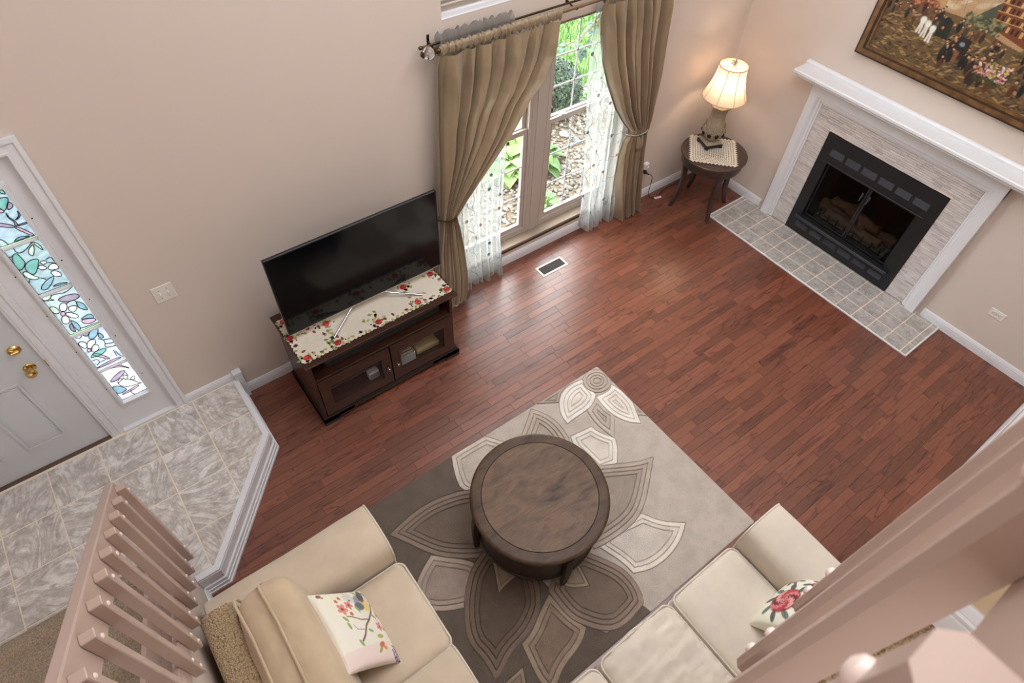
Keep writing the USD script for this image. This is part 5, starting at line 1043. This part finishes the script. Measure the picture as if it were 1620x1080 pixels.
M['cdark'] = pbr('dark_walnut', L(36, 25, 20), .45, col2=L(50, 35, 27), vscale=(20, 20, 60))
ctb = thing('coffee_table', 'round dark wood coffee table on the rug', 'coffee table', loc=(*KC, RT))
obj('top', lathe([(0, KZ - .012), (.3535, KZ - .012), (.3535, KZ - .001), (.351, KZ), (0, KZ)], 128, (*KC, 0)), M['ctop'], ctb)
obj('rim', lathe([(.3575, KZ - .012), (.3575, KZ - .001), (.360, KZ), (.405, KZ), (.418, KZ - .004), (.425, KZ - .013), (.4255, KZ - .022), (.420, KZ - .03), (.408, KZ - .034), (.33, KZ - .034), (.33, KZ - .012), (.3575, KZ - .012)], 128, (*KC, 0)), M['crim'], ctb, 40)
obj('inlay_ring', lathe([(.3500, KZ - .013), (.3595, KZ - .013), (.3595, KZ - .0045), (.3500, KZ - .0045), (.35, KZ - .013)], 128, (*KC, 0)), M['dark'], ctb)
obj('edge_band', lathe([(.34, KZ - .034), (.412, KZ - .034), (.4145, KZ - .042), (.414, KZ - .062), (.408, KZ - .070), (.34, KZ - .070)], 128, (*KC, 0)), M['cdark'], ctb, 40)
obj('drum', lathe([(.0, .105), (.385, .105), (.392, .112), (.394, .128), (.386, .135), (.384, .15), (.384, KZ - .07), (0, KZ - .07)], 128, (*KC, 0)), M['cdark'], ctb, 40)
for i in range(4):
    a = math.radians(163 + 90 * i + (4 if i == 1 else 0)); d = np.array([math.cos(a), math.sin(a)]); s = np.array([-d[1], d[0]]); secs = []
    for t in np.linspace(0, 1, 14):
        r_ = .404 + .016 * math.sin(t * math.pi * .85) - .012 * t + .02 * max(0, t - .75); w_ = .024 - .007 * t; dp = .018 - .004 * t; z = (KZ - .055) * (1 - t) + (RT + .0008) * t
        secs.append([(*(KC + d * (r_ + q * dp) + s * e * w_), z) for q, e in ((1, -1), (1.25, 0), (1, 1), (-1, 1), (-1, -1))])
    obj('leg', loft(secs), M['cdark'], ctb, 40)

# ---------------------------------------------------------------- armchair and sofa
M['suede'] = pbr('cream_microsuede', L(*SUEDE), .9, var=.07, vscale=(5, 5, 5), sheen=.35, bump=.15, bscale=(320, 320, 320), bdist=.001)
M['suede_chair'] = pbr('tan_microsuede', L(205, 187, 163), .9, var=.08, vscale=(5, 5, 5), sheen=.35, bump=.15, bscale=(320, 320, 320), bdist=.001)
M['piping'] = pbr('cream_piping', L(214, 202, 186), .85)
def arm_profile(W, h=.655):
    return [(0, .10), (0, .30), (0, .50), (.004, .575), (.018, .615), (.045, .642), (.09, .657), (.15, .660), (.22, .652), (.28, .634), (.325, .605), (.35, .56), (.356, .50), (.350, .42), (.342, .30), (.336, .10)]
def upholstered(name, label, catg, loc, rotz, inner, n_cush, depth_back, seat_front, arm_front, back_h, SU):
    """Local frame: x across, y towards the sitter's front. Arms flare outward and are piped along their front edge."""
    t = thing(name, label, catg, loc, rotz); hw = inner / 2
    o = dict(local=True)
    obj('base', soft_box((0, (seat_front - .02 + depth_back) / 2, .19), (inner + .02, seat_front - .02 - depth_back, .22), .02, (8, 8, 3)), SU, t, True, **o)
    for s in (-1, 1):
        pr = [(s * (hw + .004 + a * 1.0), z) for a, z in arm_profile(.35)]; secs = []
        st_ = [(depth_back, .97, 0), (depth_back + .012, 1, 0)] + [(yy, 1, 0) for yy in np.linspace(depth_back + .1, arm_front - .05, 8)] + [(arm_front - .014, 1, 0), (arm_front - .003, .985, 0), (arm_front, .955, 0)]
        c_ = np.mean(pr, 0); k = len(pr)
        for yy, sc_, _ in st_:
            f = (yy - depth_back) / (arm_front - depth_back)
            secs.append([(c_[0] + (x - c_[0]) * sc_, yy - (.0 if yy < arm_front - .1 else 0), c_[1] + (z - c_[1]) * sc_ + .006 * math.sin(f * 9) * (z > .55)) for x, z in smoothpts(pr, 2)])
        arm = obj('arm', loft(secs), SU, t, 50, **o)
        pp = smoothpts(pr[1:-1], 2, False); obj('piping', tube([(x, arm_front - .006, z) for x, z in pp], .0062, 8), M['piping'], arm, **o)
        for yy in (arm_front - .08, depth_back + .08):
            obj('foot', lathe([(0, RT if False else .0), (.022, .0), (.03, .10), (0, .10)], 14, (s * (hw + .18), yy, .0008)), M['cdark'], t, **o)
    cw = inner / n_cush
    for i in range(n_cush):
        x = -hw + cw * (i + .5); d_ = seat_front - (depth_back + .19)
        sc = obj('seat_cushion', soft_box((x, seat_front - d_ / 2, .395), (cw - .006, d_, .175), .055, (14, 14, 4) if i != 1 else (46, 46, 5), (.022, 0, .016, .004), .018 if n_cush == 1 or i != 1 else .06, 31 + i, 7 if n_cush == 1 or i != 1 else np.array([7, 26, 7])), SU, t, True, **o)
        for zz in (.462, .325):
            x0, x1, y0, y1 = x - cw / 2 + .012, x + cw / 2 - .012, seat_front - d_, seat_front - .0; R_c = .045
            lp = list(sbox(x0, y0, x1, y1).buffer(-R_c).buffer(R_c).exterior.coords)[:-1]; lp = np.array([(a, b) for a, b in lp])
            bulge = .012 * (1 - ((lp[:, 0] - x) / (cw / 2)) ** 2).clip(0) * (lp[:, 1] > seat_front - .05)
            obj('piping', tube([(a, b + e, zz) for (a, b), e in zip(lp, bulge)], .0058, 8, True), M['piping'], sc, **o)
    obj('back', soft_box((0, depth_back + .085, .44), (inner + (.27 if n_cush == 1 else .55), .17, .80 if back_h > .8 else .76), .06, (16, 6, 8), (.0, 0, .0, 0), .008, 5), SU, t, True, **o)
    return t
# armchair, facing the fireplace side
ac = upholstered('armchair', 'cream suede armchair in front of the stair railing', 'armchair', (0, 1.045, 0), -90, .565, 1, -.575, .365, .348, .86, M['suede_chair'])
M['suede_b'] = pbr('back_cushion_suede', L(200, 176, 146), .9, var=.08, vscale=(6, 6, 6), sheen=.3, bump=.15, bscale=(320, 320, 320), bdist=.001)
def lean(m, deg, cy, cz): return move(m, rx=deg, c=(0, cy, cz))
bc = soft_box((0, -.245, .70), (.79, .25, .47), .07, (40, 12, 26), (.012, 0, .045, .012), .036, 12, 11)
bcp = obj('back_cushion', lean(bc, 6, -.3, .5), M['suede_b'], ac, True, local=True)
for yy in (-.345, -.225):
    R_c = .07; lp = list(sbox(-.402, .462, .402, .962).buffer(-R_c).buffer(R_c).exterior.coords)[:-1]; lp = smoothpts(lp, 1)
    obj('piping', lean(tube([(a, yy + .006 * math.sin(a * 22) , b + .004 * math.sin(a * 31)) for a, b in lp], .0066, 8, True), 6, -.3, .5), M['suede_b'], bcp, local=True)
# knitted throw over the chair back
M['knit'] = material('knit_throw', {'g': ('geometry', {}), 'm': ('mapping', dict(scale=(70, 70, 70), rotation=(0, 0, .7))), 'w': ('wave_texture', dict(scale=1.0, distortion=2.2, detail=2, detail_scale=1.5)), 'v': ('voronoi_texture', dict(scale=130.0)), 'r': ('rgb_ramp', dict(ramp=[(.0, L(214, 188, 150)), (.6, L(186, 158, 120)), (1, L(120, 95, 66))])),
            'p': ('principled_bsdf', dict(roughness=.95, sheen_weight=.2)), 'b': ('bump', dict(strength=1.0, distance=.01, invert=True))},
            [('g.position', 'v.vector'), ('v.distance', 'r.fac'), ('r.color', 'p.base_color'), ('v.distance', 'b.height'), ('b.normal', 'p.normal')], 'p.BSDF')
tw = thing('throw_blanket', 'tan knitted throw draped over the back of the armchair', 'blanket', loc=(-.49, 1.045, .84))
def strip_surface(path, y0, y1, th, nu=40, rough=.006, seed=0):
    """Thick cloth following a path in (x, z), spread along y."""
    p = smoothpts(path, 3, False); n = len(p); tn = np.gradient(p, axis=0); nr = np.c_[-tn[:, 1], tn[:, 0]]; nr /= np.linalg.norm(nr, axis=1, keepdims=True); ys_ = np.linspace(y0, y1, nu); secs = []
    for i, yy in enumerate(ys_):
        e = min(1, min(i, nu - 1 - i) / 2 * .5 + .4); wob = (meshkit.fbm(np.c_[p * 12, np.full(n, yy * 12)], 3, seed) - .5) * rough * 2
        up = p + nr * (th * e + wob)[:, None]; lo = p - nr * (0 * th * e)
        ring = np.vstack([up, lo[::-1]]); secs.append(np.c_[ring[:, 0], np.full(len(ring), yy), ring[:, 1]])
    return loft(secs)
obj('blanket', strip_surface([(-.412, .60), (-.412, .80), (-.425, .862), (-.50, .874), (-.57, .858), (-.584, .80), (-.586, .70), (-.586, .5)], .62, 1.475, .016, 60, .010, 4), M['knit'], tw, 60)
# pillows
def pillow(W, H, D, n=64, seed=0):
    u = np.linspace(-1, 1, n); U_, V_ = np.meshgrid(u, u, indexing='ij'); e = ((1 - U_ ** 2).clip(0) ** .5 * (1 - V_ ** 2).clip(0) ** .5)
    pin = 1 - .05 * (1 - np.abs(V_) ** 2) * np.abs(U_) ** 3; pin2 = 1 - .05 * (1 - np.abs(U_) ** 2) * np.abs(V_) ** 3
    th = D / 2 * e ** .75 * (1 + .10 * (meshkit.fbm(np.stack([U_ * 2, V_ * 2, U_ * 0 + seed], -1), 3, seed) - .5))
    X, Y = U_ * W / 2 * pin, V_ * H / 2 * pin2
    return np.stack([X, Y, th], -1), np.stack([X, Y, -th], -1)
def place(P, M3, c): return P @ np.array(M3).T + np.array(c)
# bird pillow: u runs along the chair (+y to -y), v from the top edge down to the seat
cb = Canvas(150, 150, (236, 230, 214)); AS = 1.0
cb.poly([(.0, 0), (.16, 0), (.16, 1), (0, 1)], (224, 214, 212), 1) if False else None
cb.poly([(.80, 0), (1, 0), (1, 1), (.76, 1)], (238, 212, 204), .75); cb.ell(.2, .35, .3, .3, (240, 234, 196), 0, .6, .9)
def fl(u, v, r_, col=(226, 128, 124)):
    for a in np.arange(0, 6.2, 1.257): cb.ell(u + r_ * .62 * math.cos(a), v + r_ * .62 * math.sin(a), r_ * .55, r_ * .42, col, a, .9)
    cb.ell(u, v, r_ * .3, r_ * .3, (150, 60, 50), 0, 1)
BR_ = (112, 72, 58)
cb.line([(.25, .93), (.38, .80), (.48, .66), (.55, .54), (.66, .44), (.72, .36)], .016, BR_, .95); cb.line([(.48, .66), (.47, .5), (.42, .38), (.40, .3)], .010, BR_, .9); cb.line([(.40, .78), (.52, .84), (.60, .92)], .006, BR_, .9); cb.line([(.60, .5), (.58, .36), (.52, .33)], .006, BR_, .9)
cb.ell(.22, .70, .115, .155, (150, 156, 168), .5, 1); cb.ell(.15, .53, .10, .10, (214, 212, 206), 0, 1); cb.ell(.275, .77, .095, .13, (240, 208, 130), .4, 1); cb.ell(.13, .80, .07, .14, (92, 84, 84), .9, .95); cb.ell(.29, .63, .065, .115, (92, 104, 124), .2, .9); cb.ell(.19, .515, .016, .016, (30, 26, 26), 0, 1); cb.line([(.225, .48), (.27, .465)], .013, (200, 110, 60), 1); cb.line([(.07, .92), (.15, .99)], .028, (84, 74, 74), .9)
fl(.30, .30, .075); fl(.26, .44, .06); fl(.42, .92, .055); fl(.58, .80, .06); fl(.18, .28, .028, (206, 96, 92)); fl(.14, .36, .03, (206, 96, 92)); fl(.38, .40, .03, (206, 96, 92)); fl(.33, .99, .035); fl(.61, .90, .028, (206, 96, 92))
for u, v, a in ((.43, .26, .7), (.52, .26, .2), (.33, .56, .3), (.62, .58, 1.3), (.74, .33, .5), (.44, .8, .9), (.06, .72, .2)): cb.ell(u, v, .055, .024, (150, 172, 96), a, .95)
cb.ell(.80, .68, .07, .035, (206, 96, 66), 1.9, .95); cb.ell(.84, .72, .05, .03, (220, 140, 70), 1.2, .9); cb.ell(.70, .72, .075, .03, (170, 176, 84), 1.6, .9); cb.ell(.86, .62, .06, .024, (150, 160, 80), 2.2, .9)
cb.ell(.06, .10, .03, .045, (150, 84, 60), .4, .95); cb.ell(.09, .13, .02, .02, (190, 130, 90), 0, .9)
rr = random.Random(6); cb.strokes(rr, 90, (.82, .86, 1.0, 1.0), .02, .013, [(110, 88, 120), (142, 120, 150), (84, 66, 92), (168, 150, 172)], (0, 3), .9)
P0, P1 = pillow(.43, .40, .115, 150, 3)
ey = np.array([0, -1, 0]); ev = np.array([.56, -.02, -.83]); ev /= np.linalg.norm(ev); en = np.cross(ey, ev); en *= np.sign(en[0]); MB = np.stack([ey, ev, en], 1); cB = np.array([-.012, 1.075, .672])
bp_ = thing('throw_pillow', 'square pillow printed with a bird on a branch, on the armchair', 'pillow', loc=(0, 1.07, .49))
obj('front', grid(place(P0, MB, cB), flip=False), M['print_cloth'], bp_, True, tint=cb.c.reshape(-1, 3)); M['pillow_white'] = pbr('pillow_back', L(226, 218, 216), .9)
obj('back', grid(place(P1, MB, cB), flip=True), M['pillow_white'], bp_, True)
# three-seat sofa, arm towards the fireplace
sf = upholstered('sofa', 'cream suede three-seat sofa partly hidden by the loft railing', 'sofa', (1.165, 0, 0), 0, 1.60, 3, -.66, .262, .262, .80, M['suede'])
for i in range(3):
    obj('back_cushion', lean(soft_box((-.533 + .533 * i, -.42, .63), (.52, .18, .38), .06, (12, 6, 10), (.01, 0, .03, .01), .02, 40 + i, 9), 8, -.45, .5), M['suede'], sf, True, local=True)
cr = Canvas(110, 110, (232, 226, 206)); rr = random.Random(14)
def big_rose(u, v, R):
    for k in range(9):
        a = k * .7 + .3; cr.ell(u + R * 1.15 * math.cos(a), v + R * 1.15 * math.sin(a), R * .42, R * .2, (96, 112, 100) if k % 2 else (62, 80, 72), a + .35, .95); cr.line([(u, v), (u + R * 1.45 * math.cos(a), v + R * 1.45 * math.sin(a))], .006, (52, 66, 58), .7)
    cr.ell(u, v, R, R * .95, (128, 24, 38), 0, 1, .15)
    for k in range(46):
        q = 1 - k / 46; a = k * 2.4; cr.ell(u + R * .78 * q * math.cos(a), v + R * .78 * q * math.sin(a), R * (.16 + .2 * q), R * (.07 + .08 * q), [(176, 58, 68), (214, 124, 124), (118, 20, 34), (232, 168, 160)][k % 4], a + 1.57, .85)
big_rose(.40, .56, .24); big_rose(.80, .30, .17); big_rose(.88, .80, .13)
P0, P1 = pillow(.40, .40, .15, 110, 8)
ex = np.array([1.0, -.01, .02]); ex /= np.linalg.norm(ex); ev = np.array([.0, .50, -.866]); ev -= ex * (ev @ ex); ev /= np.linalg.norm(ev); en = np.cross(ex, ev); en *= np.sign(en[1]); MS = np.stack([ex, ev, en], 1); cS = np.array([1.872, -.180, .672])
fp_ = thing('throw_pillow', 'square pillow printed with a red rose, on the sofa', 'pillow', loc=(1.8, -.16, .48))
fl_ = np.dot(np.cross(ex, ev), en) < 0
obj('front', grid(place(P0, MS, cS), flip=fl_), M['print_cloth'], fp_, True, tint=cr.c.reshape(-1, 3)); obj('back', grid(place(P1, MS, cS), flip=not fl_), pbr('pillow_cream', L(232, 226, 206), .9), fp_, True)

# ---------------------------------------------------------------- garden outside the window
GZ = -.25; gr = random.Random(9); ng = np.random.default_rng(9)
M['soil'] = pbr('garden_soil', L(74, 63, 51), .95, col2=L(102, 90, 74), vscale=(30, 30, 30), detail=6)
M['turf'] = pbr('turf', L(56, 82, 33), .95, col2=L(78, 106, 46), vscale=(3, 3, 3)); M['grass'] = pbr('grass_blade', (1, 1, 1), .7, tint='only', transl=.25)
bed = Polygon([(1.2, YW + .165), (6.4, YW + .165), (7.4, 4.9), (6.4, 5.35), (5.5, 5.45), (4.6, 5.75), (3.2, 6.1), (1.2, 6.3)])
gb = thing('gravel_bed', 'garden bed of pale pebbles outside the window', 'gravel', loc=(4, 4.5, GZ))
obj('ground', slab(bed, GZ - .05, GZ), M['soil'], gb, False)
M['pebble'] = pbr('pebble', (1, 1, 1), .7, tint='only')
unit = trimesh.creation.icosphere(1, 1.0)
def pebble(x, y, r_, s):
    q = np.random.default_rng(s); v = unit.vertices * (1 + .18 * q.standard_normal((len(unit.vertices), 1)).clip(-1, 1)) * r_ * q.uniform(.6, 1.15, 3) * [1, 1, .7]
    a = q.uniform(0, 6.28); v = np.c_[v[:, 0] * math.cos(a) - v[:, 1] * math.sin(a), v[:, 0] * math.sin(a) + v[:, 1] * math.cos(a), v[:, 2]]
    return T(v + [x, y, GZ + r_ * .3], unit.faces)
PC = [(196, 187, 172), (178, 169, 152), (160, 148, 128), (138, 129, 118), (206, 200, 190), (120, 116, 114), (168, 150, 122), (148, 137, 120)]
big = [(4.61, 4.64, .05, (126, 136, 146)), (4.58, 4.82, .055, (236, 230, 220)), (4.3, 4.5, .045, (222, 212, 196)), (4.75, 4.4, .045, (238, 232, 222)), (4.9, 4.7, .05, (214, 204, 186)), (5.0, 4.5, .05, (150, 150, 152)), (4.2, 4.2, .04, (240, 236, 228)), (4.4, 4.3, .04, (196, 184, 160)), (3.9, 3.85, .04, (236, 230, 220)), (3.6, 3.7, .035, (222, 216, 204)), (4.05, 4.05, .04, (160, 150, 138)), (5.3, 5.0, .055, (230, 222, 206))]
for i, (x, y, r_, col) in enumerate(big): obj('pebble', pebble(x, y, r_, 900 + i), M['pebble'], gb, True, tint=np.array(L(*col)) * .32)
ms, cs = [], []
for i in range(5200):
    x, y = gr.uniform(2.6, 6.6), gr.uniform(3.45, 5.7)
    if bed.contains(Point(x, y)):
        m = pebble(x, y, gr.uniform(.012, .030), i); ms.append(m.vertices); cs.append(np.tile(np.array(L(*PC[i % 8])) * gr.uniform(.27, .45), (len(m.vertices), 1)))
nvx = len(unit.vertices); F_ = np.vstack([unit.faces + nvx * i for i in range(len(ms))])
obj('pebbles', T(np.vstack(ms), F_), M['pebble'], gb, True, kind='stuff', tint=np.minimum(np.vstack(cs), 1))
for i, (x, y, r_) in enumerate(((5.27, 5.43, .16), (5.05, 5.55, .13), (5.55, 5.42, .14), (5.85, 5.38, .15), (4.85, 5.66, .12), (6.15, 5.36, .13))):
    o_ = thing('border_stone', ['pinkish rough border stone between pebbles and lawn', 'small grey border stone left of the pinkish one', 'flat pale border stone right of the pinkish one', 'rounded tan border stone nearer the right curtain', 'dark border stone behind the round shrub', 'pale border stone farthest right at the lawn edge'][i], 'stone', (x, y, GZ))
    v = trimesh.creation.icosphere(3, 1.0).vertices; q = v * (1 + .35 * (meshkit.fbm(v * 1.6 + i * 7, 3, i) - .5))[:, None] * [r_, r_ * .7, r_ * .55]
    obj('rock', T(q + [x, y, GZ + r_ * .2], trimesh.creation.icosphere(3, 1.0).faces), pbr('rock_%d' % i, L(*[(84, 75, 71), (64, 62, 60), (84, 80, 75), (76, 68, 59), (54, 51, 48), (80, 76, 70)][i]), .9, var=.2, vscale=(12, 12, 12)), o_, True)
lawn = thing('lawn', 'bright green lawn beyond the pebble bed', 'lawn', loc=(6, 7, GZ))
lp_ = sbox(-30, 3.45, 40, 50).difference(bed).difference(sbox(-30, 3.4, 1.3, 4.6))
obj('ground', slab(lp_, GZ - .06, GZ - .01), M['turf'], lawn, False)
bv, bf, bcx = [], [], []
for i in range(15000):
    x, y = gr.uniform(3.4, 9.0), gr.uniform(5.2, 9.0)
    if y > 5.45 and not bed.contains(Point(x, y)):
        a, h_ = gr.uniform(0, 6.28), gr.uniform(.04, .085); w_ = .007; lx_, ly_ = .03 * gr.uniform(-1, 1), .03 * gr.uniform(-1, 1); n0 = len(bv)
        bv += [(x - w_ * math.cos(a), y - w_ * math.sin(a), GZ - .012), (x + w_ * math.cos(a), y + w_ * math.sin(a), GZ - .012), (x + lx_ * .4 + w_ * .8 * math.cos(a), y + ly_ * .4 + w_ * .8 * math.sin(a), GZ + h_ * .6), (x + lx_, y + ly_, GZ + h_)]
        bf += [(n0, n0 + 1, n0 + 2), (n0, n0 + 2, n0 + 3)]; col = L(*gr.choice([(64, 98, 38), (80, 114, 50), (54, 86, 31), (92, 121, 59)])); bcx += [col] * 4
obj('grass', T(bv, bf), M['grass'], lawn, False, kind='stuff', tint=np.array(bcx))
M['leafm'] = pbr('broad_leaf', (1, 1, 1), .45, tint='only', transl=.3)
def blade(base, direction, length, width, droop, fold=.25, n=9):
    d = np.array([math.cos(direction), math.sin(direction)]); s = np.array([-d[1], d[0]]); P = np.zeros((n, 5, 3))
    for i, t in enumerate(np.linspace(0, 1, n)):
        w_ = width * (math.sin(math.pi * min(1, t * .98 + .02) ** .8) ** .8 if 0 < t < 1 else .02); c_ = np.array(base) + np.array([*(d * length * t * (1 - .15 * t)), length * (.55 * t - droop * t * t)])
        for j, e in enumerate((-1, -.5, 0, .5, 1)): P[i, j] = c_ + np.array([*(s * w_ * e / 2), fold * abs(e) * w_ * .5 + .004 * math.sin(t * 16) * abs(e)])
    return grid(P)
def hosta(name, label, x, y, n_, ln, wd, cols, seed):
    t = thing(name, label, 'plant', (x, y, GZ)); r = random.Random(seed)
    for i in range(n_):
        a = i * 2.4 + r.uniform(-.3, .3); k = .55 + .45 * (i / n_); m = blade((x + .03 * math.cos(a), y + .03 * math.sin(a), GZ + .02 + .16 * (1 - i / n_)), a, ln * k * r.uniform(.85, 1.1), wd * k, r.uniform(.5, .85))
        obj('leaf', m, M['leafm'], t, True, tint=np.array(L(*r.choice(cols))) * .42)
    obj('stem', cat([cyl((x, y, GZ - .01), (x + .03 * math.cos(i), y + .03 * math.sin(i), GZ + .18), .008, 6) for i in range(5)]), M['leafm'], t, tint=L(110, 140, 70))
hosta('hosta', 'yellow-green hosta seen through the left part of the window', 3.98, 4.98, 30, .46, .17, [(176, 206, 92), (196, 220, 112), (150, 188, 76)], 1)
hosta('hosta', 'large pale green hosta low behind the left sheer', 3.62, 4.62, 26, .48, .24, [(150, 196, 104), (132, 182, 90), (166, 206, 120)], 2)
hosta('hosta', 'broad green hosta just right of the window mullion', 3.98, 4.52, 18, .40, .17, [(120, 170, 86), (138, 186, 98), (104, 152, 76)], 3)
hosta('hosta', 'small green hosta at the window sill right of the mullion', 3.52, 3.86, 12, .22, .12, [(122, 176, 100), (140, 190, 112)], 4)
hosta('leafy_plant', 'small bright plant growing among the pebbles', 5.24, 5.16, 16, .26, .08, [(132, 184, 110), (150, 200, 124), (112, 164, 92)], 5)
sh_ = thing('shrub', 'round dark evergreen shrub at the lawn edge', 'shrub', (4.72, 5.24, GZ))
obj('trunk', cyl((4.72, 5.24, GZ - .01), (4.72, 5.24, GZ + .3), .03, 10), pbr('bark', L(90, 70, 54), .9), sh_)
bv, bf, bcx = [], [], []
for i in range(5200):
    d = ng.standard_normal(3); d /= np.linalg.norm(d); r_ = ng.uniform(.55, 1) ** .4; p = np.array([4.72, 5.24, GZ + .34]) + d * r_ * np.array([.36, .34, .36])
    if p[2] < GZ + .02: continue
    a = ng.standard_normal(3); a /= np.linalg.norm(a); b_ = np.cross(a, d); b_ /= np.linalg.norm(b_) + 1e-9; s_ = .022; n0 = len(bv)
    bv += [p - a * s_, p + b_ * s_ * .45, p + a * s_, p - b_ * s_ * .45]; bf += [(n0, n0 + 1, n0 + 2), (n0, n0 + 2, n0 + 3)]; bcx += [L(*gr.choice([(28, 46, 32), (38, 60, 38), (22, 36, 28), (54, 78, 44)]))] * 4
obj('foliage', T(np.array(bv), bf), M['leafm'], sh_, False, kind='stuff', tint=np.array(bcx))
br = thing('branch', 'leafy tree branch hanging outside the top of the window', 'branch', (5.0, 4.6, 1.9))
tw_ = [smoothpts([(5.6, 4.7, 2.5), (5.0, 4.5, 1.9), (4.55, 4.35, 1.50), (4.30, 4.3, 1.22), (4.15, 4.28, 1.10)], 2, False), smoothpts([(5.0, 4.5, 1.9), (4.55, 4.35, 1.62), (4.38, 4.32, 1.48)], 2, False), smoothpts([(4.55, 4.35, 1.5), (4.15, 4.25, 1.25), (3.85, 4.22, 1.25)], 2, False), smoothpts([(4.6, 4.4, 1.55), (4.5, 4.42, 1.35), (4.42, 4.44, 1.2)], 2, False)]
obj('twig', cat([tube(p, np.linspace(.010, .003, len(p)), 6) for p in tw_]), pbr('twig_bark', L(96, 84, 66), .9), br)
for p in tw_:
    for i in range(2, len(p), 1):
        for s_ in (0, 1):
            a = gr.uniform(0, 6.28); obj('leaf', blade(tuple(p[i] + np.array([0, 0, -.02])), a, gr.uniform(.07, .11), .055, gr.uniform(.6, 1.2), .2, 6), M['leafm'], br, True, tint=L(*gr.choice([(62, 94, 75), (78, 110, 84), (52, 79, 70), (94, 124, 87)])))
